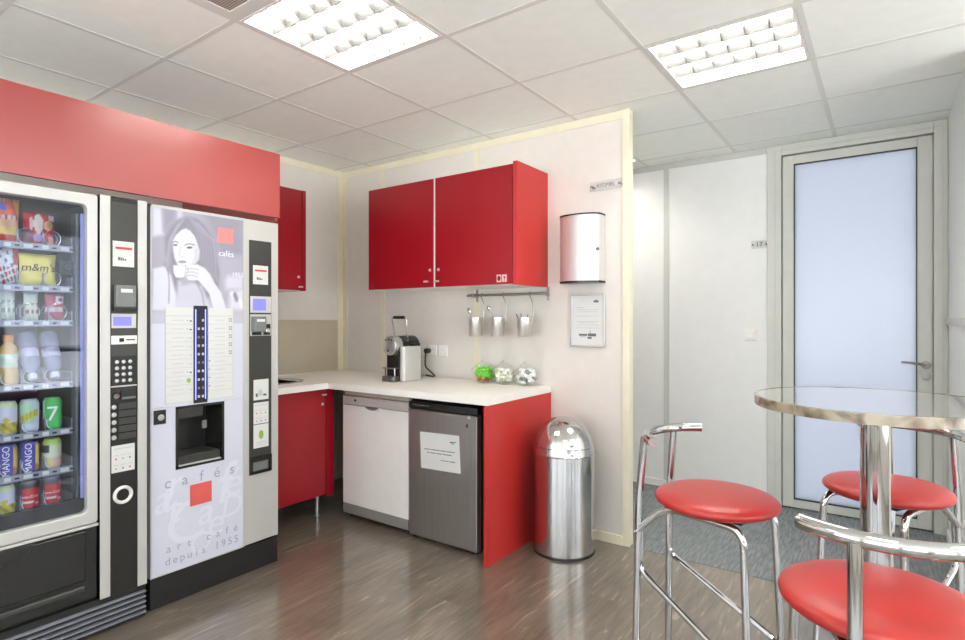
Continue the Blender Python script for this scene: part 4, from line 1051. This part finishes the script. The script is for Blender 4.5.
# notice on the fridge
c0 = aty(420, 431.5, 2.598); c1 = aty(459, 436, 2.598); c2 = aty(460.5, 474, 2.598); c3 = aty(421, 467.5, 2.598)
m_ = MB(); Pn = [c0, c1, c2, c3]
A_ = [m_.bm.verts.new((p.x, 2.5985, p.z)) for p in Pn]; B_ = [m_.bm.verts.new((p.x, 2.5995, p.z)) for p in Pn]
m_.face(A_, 0); m_.face(B_[::-1], 0)
for k in range(4): m_.face((A_[k], B_[k], B_[(k + 1) % 4], A_[(k + 1) % 4]), 0)
def nl(u0, u1, v, th_, mi=1):
    def P_(u, v_): return (c0 * (1 - u) + c1 * u) * (1 - v_) + (c3 * (1 - u) + c2 * u) * v_
    vs = [P_(u0, v - th_), P_(u1, v - th_), P_(u1, v + th_), P_(u0, v + th_)]
    m_.face([m_.bm.verts.new((p.x, 2.598, p.z)) for p in vs], mi)
for w0, w1 in ((.10, .26), (.28, .50), (.52, .66), (.68, .88)): nl(w0, w1, .46, .011)
for w0, w1 in ((.17, .24), (.26, .40), (.42, .56), (.58, .80)): nl(w0, w1, .55, .011)
nl(.52, .72, .72, .009); nl(.74, .88, .72, .012); nl(.77, .86, .20, .018); nl(.86, .93, .185, .010); nl(.83, .87, .235, .01)
tag(m_.build('notice', [PAPER, INK], flip=False), 'white printed paper notice stuck on the steel fridge door', 'notice')

# espresso maker
eb = atz(396, 380, .92); ex0, ey0 = -3.0, 2.86
p0 = atz(383.5, 381.5, .92)
ex0 = p0.x - .03; ey0 = p0.y
em = thing('espresso_maker', 'small silver and black espresso maker with raised handle on the worktop', 'coffee maker', (ex0 + .1, ey0 + .15, .92))
E_ = lambda x0, x1, y0, y1, z0, z1: (ex0 + x0, ex0 + x1, ey0 + y0, ey0 + y1, .92 + z0, .92 + z1)
m_ = MB(); m_.prism(rrect(ex0 - .002, ex0 + .122, ey0, ey0 + .12, .03), lambda a, b, s_: Vector((a, b, .92 + .036 * s_))); m_.build('drip_tray', mat('dark grey metal', (96, 94, 90), .35, metal=.5), em, bevel=.004)
box('base', BLACK, em, *E_(.0, .12, .06, .27, 0, .21), .006)
m_ = MB()
m_.cyl((ex0 + .018, ey0 + .03, .956), (ex0 + .018, ey0 + .03, 1.01), .005, seg=8); m_.cyl((ex0 + .108, ey0 + .03, .956), (ex0 + .108, ey0 + .03, 1.01), .005, seg=8); m_.box(ex0 + .008, ex0 + .118, ey0 + .01, ey0 + .07, 1.008, 1.018)
m_.build('cup_grid', CHROME, em)
hz = .92 + .248; hxc = ex0 + .062
m_ = MB(); m_.lathe([(0, 0), (.060, 0), (.066, .004), (.068, .012), (.068, .07)], (hxc, ey0 + .02, hz), (0, 1, 0), 36); face_ = m_.build('brew_head', ALU, em)
m_ = MB(); m_.lathe([(.067, .07), (.067, .24), (.06, .25), (0, .25)], (hxc, ey0 + .02, hz), (0, 1, 0), 36); m_.build('barrel', BLACK, em)
m_ = MB()
for k in (-.026, 0, .026): m_.cyl((hxc + k, ey0 + .0205, hz + .044 - abs(k) * .2), (hxc + k, ey0 + .017, hz + .044 - abs(k) * .2), .006, seg=12)
m_.cyl((hxc - .006, ey0 + .0205, hz - .036), (hxc - .006, ey0 + .017, hz - .036), .007, seg=12)
m_.build('button', BLACK, face_)
m_ = MB(); m_.prism(rrect(ex0 + .128, ex0 + .176, ey0 + .05, ey0 + .235, .02), lambda a, b, s_: Vector((a, b, .92 + .245 * s_))); m_.build('water_tank', SILVER, em, bevel=.008, seg=3)
box('tank_lid', BLACK, em, *E_(.14, .175, .14, .22, .243, .262), .003)
hy_ = ey0 + .14
m_ = MB(); m_.tube(fillet([(ex0 + .01, hy_, hz + .03), (ex0 - .008, hy_ - .02, .92 + .445), (ex0 + .132, hy_ - .02, .92 + .445), (ex0 + .128, hy_, hz + .03)], .02), .0045, 8)
hdl = m_.build('handle', CHROME, em)
m_ = MB(); m_.cyl((ex0 + .012, hy_ - .02, .92 + .445), (ex0 + .112, hy_ - .02, .92 + .445), .011, seg=14); m_.build('grip', BLACK, hdl)
sock0 = Vector((-2.785, YB, 1.115))
m_ = MB(); m_.tube(fillet([(ex0 + .17, ey0 + .28, .95), (ex0 + .22, ey0 + .34, .935), (-2.80, YB - .06, 1.0), (-2.80, YB - .05, 1.115), (-2.80, YB - .04, 1.115)], .04), .006, 8); m_.cyl((-2.80, YB - .05, 1.115), (-2.80, YB - .012, 1.115), .020, seg=14)
m_.build('power_cable', BLACK, em)

# sockets
for k, (px, lb) in enumerate(((421.5, 'white wall socket holding the black plug, beside the espresso maker'), (433, 'white wall socket, middle of the three above the worktop'), (443.5, 'white wall socket, rightmost of the three above the worktop'))):
    p = aty(px, 350, YB); x = p.x; z = 1.118
    if k == 0: x = aty(433, 350, YB).x - (aty(443.5, 350, YB).x - aty(433, 350, YB).x)
    r = thing('wall_socket', lb, 'socket', (x, YB, z - .04), 'wall sockets above the worktop')
    box('plate', WPLAST, r, x - .04, x + .04, YB - .010, YB, z - .04, z + .04, .004)
    MB().lathe([(.024, .010), (.021, .0105), (.019, .004), (0, .003)], (x, YB, z), (0, -1, 0), 24).build('recess', WHITE, r)
    MB().cyl((x, YB - .004, z + .008), (x, YB - .013, z + .008), .0028, seg=8).build('earth_pin', INK, r)

# hanging rail and cups
RY = 3.185; ra = aty(467.5, 296, RY); rb = aty(547, 293, RY); RZ = (ra.z + rb.z) / 2
hr = thing('hanging_rail', 'steel utensil rail mounted under the right red wall cupboard', 'rail', ((ra.x + rb.x) / 2, RY, RZ))
MB().cyl((ra.x, RY, RZ), (rb.x, RY, RZ), .009, seg=16).build('bar', STEEL, hr)
for px in (473, 544.5):
    x = aty(px, 296, RY).x
    m_ = MB(); m_.box(x - .010, x + .010, YB - .006, YB, RZ - .045, RZ + .045); m_.box(x - .008, x + .008, RY - .012, YB - .006, RZ - .012, RZ + .012); m_.build('bracket', STEEL, hr, bevel=.002)
cups = []
for k, (pc, lb, hlb) in enumerate(((475.5, 'steel cutlery cup hanging at the left end of the rail', 'steel hook at the left end of the rail'), (497.5, 'steel cutlery cup hanging in the middle of the rail, with a slanting spoon', 'steel hook in the middle of the rail'), (524.3, 'steel cutlery cup hanging at the right end of the rail, with dark handles', 'steel hook at the right end of the rail'))):
    CY = 3.10; p = aty(pc, 327, CY); x = p.x; zt = aty(pc, 317.5, CY).z; zb = aty(pc, 336.5, CY).z
    hxk = x + .012
    r = thing('cutlery_cup', lb, 'cutlery cup', (x, CY, zb), 'steel cups on the hanging rail')
    h_ = zt - zb
    MB().lathe([(0, .002), (.040, 0), (.043, .004), (.049, h_ - .012), (.052, h_ - .010), (.052, h_), (.048, h_), (.041, .006), (0, .005)], (x, CY, zb), (0, 0, 1), 32).build('cup', mat('satin cup steel', (206, 202, 194), .3, metal=.75, var=.03), r)
    m_ = MB(); m_.tube(fillet([(x - .008, RY + .012, RZ + .002), (x - .008, RY, RZ + .014), (x - .008, RY - .016, RZ), (x + .03, RY - .030, RZ - .055), (x + .03, RY - .030, zt - .03)], .012), .0042, 8)
    m_.build('hook', STEEL, r)
    cups.append((x, CY, zb, zt))
def spoon(name, lab, p0, p1, group, dark=False, bowl=True):
    p0 = Vector(p0); p1 = Vector(p1); m_ = MB(); d_ = (p1 - p0).normalized()
    m_.tube([p0, p0 * .5 + p1 * .5, p1], [.0035, .0025, .003], 8)
    s_ = d_.cross(Vector((0, 1, 0))).normalized(); nn = s_.cross(d_).normalized()
    def f(u, v):
        a = 2 * PI * u; rr = v; return p1 + d_ * (.018 + .022 * rr * math.cos(a)) + s_ * (.013 * rr * math.sin(a)) + nn * (.006 * (rr * rr) - .003)
    if bowl: m_.grid(f, 18, 4, 0, None, True)
    o = m_.build(name, BLACK if dark else SPOON); tag(o, lab, 'spoon', group); return o
x, y, zb, zt = cups[0]; spoon('teaspoon', 'teaspoon standing in the left cutlery cup', (x + .015, y, zb + .02), (x - .048, y - .005, zt + .03), 'spoons in the cups')
x, y, zb, zt = cups[1]; spoon('teaspoon', 'long teaspoon slanting out of the middle cutlery cup', (x + .03, y, zb + .02), (x - .062, y - .005, zt + .048), 'spoons in the cups')
x, y, zb, zt = cups[2]
for k, (dx_, dz_, lb) in enumerate(((-.055, .022, 'dark handle leaning left out of the right cutlery cup'), (-.018, .026, 'dark handle in the middle of the right cutlery cup'), (.035, .018, 'dark handle leaning right in the right cutlery cup'))):
    spoon('stirring_stick', lb, (x - dx_ * .4, y - .01 * k, zb + .02), (x + dx_, y - .012, zt + dz_), 'handles in the right cup', True, False)

# sweet jars
def jar(px, py, lab):
    p = atz(px, py, .92); R_ = .074; ax = Vector((-.55, -.35, .76)).normalized()
    c_ = Vector((p.x + .01, min(p.y + .05, YB - .105), .92 + R_ * .93))
    r = thing('sweet_jar', lab, 'jar', (c_.x, c_.y, .92), 'glass sweet jars on the worktop')
    prof = []
    for k in range(22):
        a = -PI / 2 + (PI * .76) * k / 21; prof.append((max(0, R_ * math.cos(a)), R_ * math.sin(a)))
    rl = prof[-1]; prof += [(rl[0] - .001, rl[1] + .010), (rl[0] + .006, rl[1] + .016), (rl[0] + .004, rl[1] + .019), (rl[0] - .003, rl[1] + .015)]
    prof[0] = (0, prof[0][1])
    m_ = MB(); m_.lathe(prof, c_, ax, 36)
    for v in m_.bm.verts: v.co.z = max(v.co.z, .9205)
    m_.build('jar_glass', JARGLASS, r)
    m_ = MB(); q = Vector((0, 0, 1)).rotation_difference(ax)
    m_.tube([c_ + q @ Vector(((rl[0] + .004) * math.cos(t), (rl[0] + .004) * math.sin(t), rl[1] + .016)) for t in np.linspace(0, 2 * PI, 37)[:-1]], .0026, 6, closed=True)
    m_.build('rim', JARGLASS, r)
    return c_, R_
def sweets(c_, R_, cols, name, lab, cat, group, n, seed, top=.35):
    rnd = random.Random(seed); proto = {}
    placed = []; tries = 0
    while len(placed) < n and tries < 4000:
        tries += 1
        v = Vector((rnd.uniform(-1, 1), rnd.uniform(-1, 1), rnd.uniform(-1, top)))
        if v.length > 1: continue
        p = c_ + v * (R_ - .020)
        if p.z < .936: p.z = .936
        if any((p - q).length < .021 for q in placed): continue
        placed.append(p)
    for k, p in enumerate(placed):
        mi = k % len(cols)
        if isinstance(cols[0], tuple) and top is not None:
            mi = 0 if (len(cols) == 1) else (1 if p.z < c_.z - R_ * .42 else 0) if name == 'wrapped_sweet' and len(cols) == 2 else k % len(cols)
        if mi not in proto:
            m_ = MB(); m_.lathe([(.0, -.021), (.010, -.021), (.003, -.011), (.009, -.009), (.0115, 0), (.009, .009), (.003, .011), (.010, .021), (0, .021)], (0, 0, 0), (1, 0, 0), 10)
            ORG.pop('q', None); o = m_.build(name, cols[mi][1] if isinstance(cols[mi], tuple) else cols[mi]); proto[mi] = o; first = True
            for vv in o.data.vertices: vv.co += o.location
        else:
            o = proto[mi].copy(); COL.objects.link(o)
        tag(o, lab[mi] if isinstance(lab, list) else lab, cat, group)
        o.location = p; o.rotation_euler = (rnd.uniform(0, 6), rnd.uniform(-.5, .5), rnd.uniform(0, 6)); o.scale = (.8, 1.1, 1.1)
G1 = mat('green wrapper', (126, 214, 60), .3, var=.1, vscale=60); G2 = mat('copper wrapper', (206, 120, 90), .3, metal=.3, var=.1, vscale=60)
W1 = mat('white wrapper', (236, 236, 232), .35, var=.06, vscale=60); W2 = mat('yellowish wrapper', (226, 226, 196), .35, var=.06, vscale=60); W3 = mat('silver wrapper', (176, 180, 184), .25, metal=.5, var=.06, vscale=60)
c_, R_ = jar(478.5, 383.3, 'glass sweet jar of green and copper wrapped sweets, left of three')
sweets(c_, R_, [('g', G1), ('c', G2)], 'wrapped_sweet', ['bright green wrapped sweet inside the left glass jar', 'copper wrapped sweet at the bottom of the left glass jar'], 'sweet', 'sweets in the left jar', 42, 3, .62)
c_, R_ = jar(501, 384.5, 'glass sweet jar of white and pale yellow sweets, middle of three')
sweets(c_, R_, [W1, W2, W1], 'wrapped_candy', ['white wrapped sweet inside the middle glass jar', 'pale yellow wrapped sweet inside the middle glass jar', 'white wrapped sweet inside the middle glass jar'], 'sweet', 'sweets in the middle jar', 40, 5, .55)
c_, R_ = jar(524.5, 386, 'glass sweet jar of white and silver sweets, right of three')
sweets(c_, R_, [W1, W3, W1], 'foil_sweet', ['white wrapped sweet inside the right glass jar', 'silver wrapped sweet inside the right glass jar', 'white wrapped sweet inside the right glass jar'], 'sweet', 'sweets in the right jar', 40, 8, .6)

# paper towel dispenser
dp = thing('towel_dispenser', 'curved steel paper towel dispenser on the wall right of the red cupboards', 'dispenser', (-1.53, YB, 1.57))
plan = [(-1.667, YB)] + [(-1.667 + .272 * (.5 - .5 * math.cos(t)) , YB - .045 - .085 * math.sin(t) ** .8) for t in np.linspace(0, PI, 19)] + [(-1.395, YB)]
MB().prism(plan, lambda a, b, s_: Vector((a, b, 1.585 + .398 * s_))).build('cover', mat('satin steel', (214, 212, 209), .34, metal=.55, var=.03, vscale=20, aniso=(1, 1, .05)), dp)
def cap_(z0, z1, k):
    return MB().prism([(-1.531 + (a + 1.531) * 1.02, YB if b == YB else YB - (YB - b) * 1.03) for a, b in plan], lambda a, b, s_: Vector((a, b, z0 + (z1 - z0) * s_))).build(k, BLACKG, dp)
cap_(1.573, 1.585, 'bottom_cap'); cap_(1.983, 1.992, 'top_cap')
p = aty(598.5, 249, YB - .10); MB().lathe([(0, 0), (.011, 0), (.009, .006), (0, .007)], (p.x, YB - .113, p.z), (.25, -1, 0), 16).build('lock', GREY, dp)

# framed notice
nf = thing('framed_notice', 'small silver framed notice on the wall below the towel dispenser', 'framed notice', (-1.507, YB, 1.176))
a0, a1, b0, b1 = -1.622, -1.392, 1.178, 1.510
m_ = MB(); t = .012
m_.box(a0, a1, YB - .016, YB, b0, b0 + t); m_.box(a0, a1, YB - .016, YB, b1 - t, b1); m_.box(a0, a0 + t, YB - .016, YB, b0 + t, b1 - t); m_.box(a1 - t, a1, YB - .016, YB, b0 + t, b1 - t)
m_.build('frame', ALU, nf, bevel=.002)
m_ = MB(); y_ = YB - .010; m_.box(a0 + t, a1 - t, y_, YB - .002, b0 + t, b1 - t)
def fl_(u0, u1, v, th_, mi=1): m_.box(a0 + .012 + (a1 - a0 - .024) * u0, a0 + .012 + (a1 - a0 - .024) * u1, y_ - .0006, y_, b1 - .012 - (b1 - b0 - .024) * v - th_, b1 - .012 - (b1 - b0 - .024) * v + th_, mi)
fl_(.70, .86, .12, .006, 2); fl_(.76, .80, .09, .003, 2)
for v, u0, u1 in ((.24, .12, .4), (.285, .14, .88), (.325, .2, .82), (.41, .14, .86), (.52, .14, .86), (.545, .22, .74), (.59, .14, .86), (.65, .12, .88)): fl_(u0, u1, v, .0016)
fl_(.22, .50, .79, .006, 2); fl_(.52, .78, .79, .009, 2); fl_(.26, .46, .83, .004, 1); fl_(.5, .64, .85, .006, 2); fl_(.58, .60, .73, .008, 2)
m_.build('sheet', [PAPER, LGREY, INK], nf)
# room sign
p0 = aty(590, 187, 3.20); p1 = aty(621.5, 183, 3.20); zc = (p0.z + p1.z) / 2
sg = thing('room_sign', 'small clear acrylic name plate high on the kitchen wall', 'sign', ((p0.x + p1.x) / 2, YB, zc - .03))
box('plate', ACRYL, sg, p0.x, p1.x, 3.198, 3.203, zc - .028, zc + .028)
MB().text('ATOMES', .030, lambda a, b: Vector(((p0.x + p1.x) / 2 + a, 3.1975, zc + b))).build('lettering', INK, sg)
for x in (p0.x + .012, p1.x - .012): MB().cyl((x, YB, zc), (x, 3.193, zc), .007, seg=14).build('screw', GREY, sg)
# number plate in the corridor
p0 = aty(751.5, 245, YD - .03); p1 = aty(767, 245, YD - .03); zc = p0.z
sg = thing('number_sign', 'small clear door number plate reading 17 left of the glass door', 'sign', ((p0.x + p1.x) / 2, YD, zc - .03))
box('plate', ACRYL, sg, p0.x, p1.x, YD - .032, YD - .028, zc - .028, zc + .028)
MB().text('17', .046, lambda a, b: Vector(((p0.x + p1.x) / 2 + a, YD - .033, zc + b))).build('lettering', BLINK, sg)
for x in (p0.x + .008, p1.x - .006): MB().cyl((x, YD, zc), (x, YD - .036, zc), .006, seg=12).build('screw', GREY, sg)
# light switch
sw = thing('light_switch', 'square white light switch on the corridor wall left of the glass door', 'light switch', (-.82, YD, 1.195))
box('plate', WPLAST, sw, -.862, -.778, YD - .009, YD, 1.193, 1.277, .003)
box('rocker', WPLAST, sw, -.848, -.795, YD - .016, YD - .009, 1.212, 1.262, .003)

# ------------------------------------------------------------------ bin
bn = thing('dome_bin', 'tall polished steel bin with domed lid beside the red side panel', 'bin', (-1.543, 2.983, 0))
bc_ = (-1.543, 2.983, 0); R_ = .178
MB().lathe([(0, .012), (R_ - .004, .012), (R_, .016), (R_, .572), (R_ - .006, .574), (R_ - .006, .57)], bc_, (0, 0, 1), 64).build('body', BINST, bn)
MB().lathe([(0, 0), (R_ + .002, 0), (R_ + .003, .006), (R_ + .001, .014), (0, .014)], bc_, (0, 0, 1), 48).build('base_ring', BLACK, bn)
prof = [(R_ + .006, .572), (R_ + .010, .578), (R_ + .006, .586)]
for k in range(1, 19):
    a = PI / 2 * k / 18; prof.append(((R_ + .003) * math.cos(a), .59 + .19 * math.sin(a)))
prof[-1] = (0, .78)
lid = MB().lathe(prof, bc_, (0, 0, 1), 64).build('lid', BINST, bn)
# push flap with its outline on the front of the dome
fd = Vector((0, 0, 0)) - Vector(bc_); fd.z = 0; fd.normalize(); fs = Vector((-fd.y, fd.x, 0))
def dome(az, el, o=.0012):
    d_ = fd * math.cos(az) + fs * math.sin(az); return Vector(bc_) + d_ * ((R_ + .003 + o) * math.cos(el)) + Vector((0, 0, .59 + (.19 + o) * math.sin(el)))
azs = .95
m_ = MB(); m_.grid(lambda u, v: dome(-azs + 2 * azs * u, math.radians(9 + 63 * v), .002), 28, 16); m_.build('push_flap', BINST, lid)
ol = [dome(-azs + 2 * azs * k / 24, math.radians(9)) for k in range(25)] + [dome(azs, math.radians(9 + 63 * k / 12)) for k in range(1, 13)] + [dome(azs - 2 * azs * k / 24, math.radians(72)) for k in range(1, 25)] + [dome(-azs, math.radians(72 - 63 * k / 12)) for k in range(1, 12)]
MB().tube(ol, .0018, 6, closed=True).build('flap_edge', DARK, lid)

# ------------------------------------------------------------------ bar table and stools
tp = view(math.sin(math.radians(34.8)) * 1.96, 1.96 * math.cos(math.radians(34.8)))
TR = .31; TZt = 1.122
bt = thing('bar_table', 'tall round bar table with marbled edge on a chrome column', 'table', tp)
MB().lathe([(TR, TZt - .026), (TR, TZt - .001), (TR - .002, TZt + .001), (TR - .006, TZt + .001), (TR - .006, TZt - .001)], tp, (0, 0, 1), 96).build('edge_band', TABLEEDGE, bt)
MB().lathe([(0, TZt), (TR - .003, TZt), (TR - .003, TZt - .002)], tp, (0, 0, 1), 96).lathe([(0, TZt - .026), (TR, TZt - .026)], tp, (0, 0, 1), 64, 1).build('tabletop', [TABLETOP, GREY], bt)
MB().cyl(tp + Vector((0, 0, .02)), tp + Vector((0, 0, TZt - .027)), .037, seg=40).build('column', CHROME, bt)
MB().lathe([(0, TZt - .034), (.11, TZt - .034), (.11, TZt - .027), (0, TZt - .027)], tp, (0, 0, 1), 32).build('top_plate', DARK, bt)
MB().lathe([(0, 0), (.21, 0), (.21, .006), (.16, .016), (.06, .026), (.04, .03), (0, .03)], tp, (0, 0, 1), 64).build('base', CHROME, bt)
GS = 'red seated chrome bar stools around the bar table'
ORG['bar_stool'] = Vector((0, 0, 0))
st = thing('bar_stool', 'red-seated chrome bar stool left of the table, nearest the bin', 'bar stool', (0, 0, 0), GS)
SRd = .19
MB().lathe([(0, .744), (.15, .744), (.176, .749), (.188, .758), (.190, .766), (.186, .774), (.172, .782), (.14, .789), (.08, .794), (0, .796)], (0, 0, 0), (0, 0, 1), 56).build('seat', LEATHER, st, sharp=80)
ZB = .958
arc = []
for k in range(25):
    a = math.radians(-55 + 110 * k / 24); arc.append((-.005 - .215 * math.cos(a), .215 * math.sin(a), ZB))
MB().tube(arc, .0155, 14).build('backrest', CHROME, st)
for s_ in (1, -1):
    MB().tube([(-.228, s_ * .118, 0), (-.221, s_ * .112, .45), (-.216, s_ * .108, .74), (-.199, s_ * .104, ZB - .006)], .0125, 12).build('leg', CHROME, st)
for s_ in (1, -1):
    MB().tube(fillet([(-.225, s_ * .112, .63), (-.13, s_ * .095, .731), (.135, s_ * .130, .731), (.165, s_ * .150, 0)], .05, 8), .0115, 12).build('leg', CHROME, st)
MB().box(-.10, .12, -.10, .10, .734, .744).build('seat_plate', BLACK, st)
fr = MB()
pts = fillet([(-.216, .098, .655), (-.216, .104, .50), (.148, .138, .30), (.148, -.138, .30), (-.216, -.104, .50), (-.216, -.098, .655)], .035, 6)
fr.tube(pts, .0095, 10).build('footrest', CHROME, st)
def place(o, r, ang, target=None, fdir=None):
    a = math.radians(ang); p = view(r * math.sin(a), r * math.cos(a)); o.location = p
    if fdir is None: dv = tp - p
    else: dv = RT * fdir[0] + FW * fdir[1]
    o.rotation_euler = (0, 0, math.atan2(dv.y, dv.x))
place(st, 1.99, 22.45, fdir=(.70, -.71))
s2 = dup(st, 'red-seated chrome bar stool behind the table column, facing the camera'); place(s2, 2.4, 35.54, fdir=(-.91, -.42))
s3 = dup(st, 'red-seated chrome bar stool nearest the camera with its backrest in front'); place(s3, 1.43, 35.2, fdir=(.3, .954))

# ------------------------------------------------------------------ daylight
wd = bpy.data.worlds.new('daylight'); sc.world = wd; wd.use_nodes = True
bg = wd.node_tree.nodes['Background']; bg.inputs['Color'].default_value = (.93, .96, 1.0, 1); bg.inputs['Strength'].default_value = 2.5
# world made brighter below the horizon, added to throw light up onto the ceiling
wn = wd.node_tree.nodes; wl = wd.node_tree.links
tcw = wn.new('ShaderNodeTexCoord'); sxw = wn.new('ShaderNodeSeparateXYZ'); wl.new(tcw.outputs['Generated'], sxw.inputs[0])
rw = wn.new('ShaderNodeValToRGB'); rw.color_ramp.elements[0].position = .46; rw.color_ramp.elements[0].color = (2.3, 2.3, 2.26, 1); rw.color_ramp.elements[1].position = .52; rw.color_ramp.elements[1].color = (.93, .96, 1.0, 1)
mw = wn.new('ShaderNodeMapRange'); mw.inputs['From Min'].default_value = -1; mw.inputs['From Max'].default_value = 1; wl.new(sxw.outputs['Z'], mw.inputs['Value'])
wl.new(mw.outputs[0], rw.inputs['Fac']); wl.new(rw.outputs['Color'], bg.inputs['Color'])
for a, b in wins:   # window openings guide the sky light in
    la = bpy.data.lights.new('portal', 'AREA'); la.shape = 'RECTANGLE'; la.size = b - a; la.size_y = 2.1; la.cycles.is_portal = True
    lo = bpy.data.objects.new('window_portal', la); COL.objects.link(lo); lo.location = ((a + b) / 2, YF - .16, 1.45); lo.rotation_euler = (PI / 2, 0, PI)
for a, b in sw_:
    la = bpy.data.lights.new('portal', 'AREA'); la.shape = 'RECTANGLE'; la.size = 2.1; la.size_y = b - a; la.cycles.is_portal = True
    lo = bpy.data.objects.new('window_portal', la); COL.objects.link(lo); lo.location = (XE + .16, (a + b) / 2, 1.45); lo.rotation_euler = (0, PI / 2, 0)
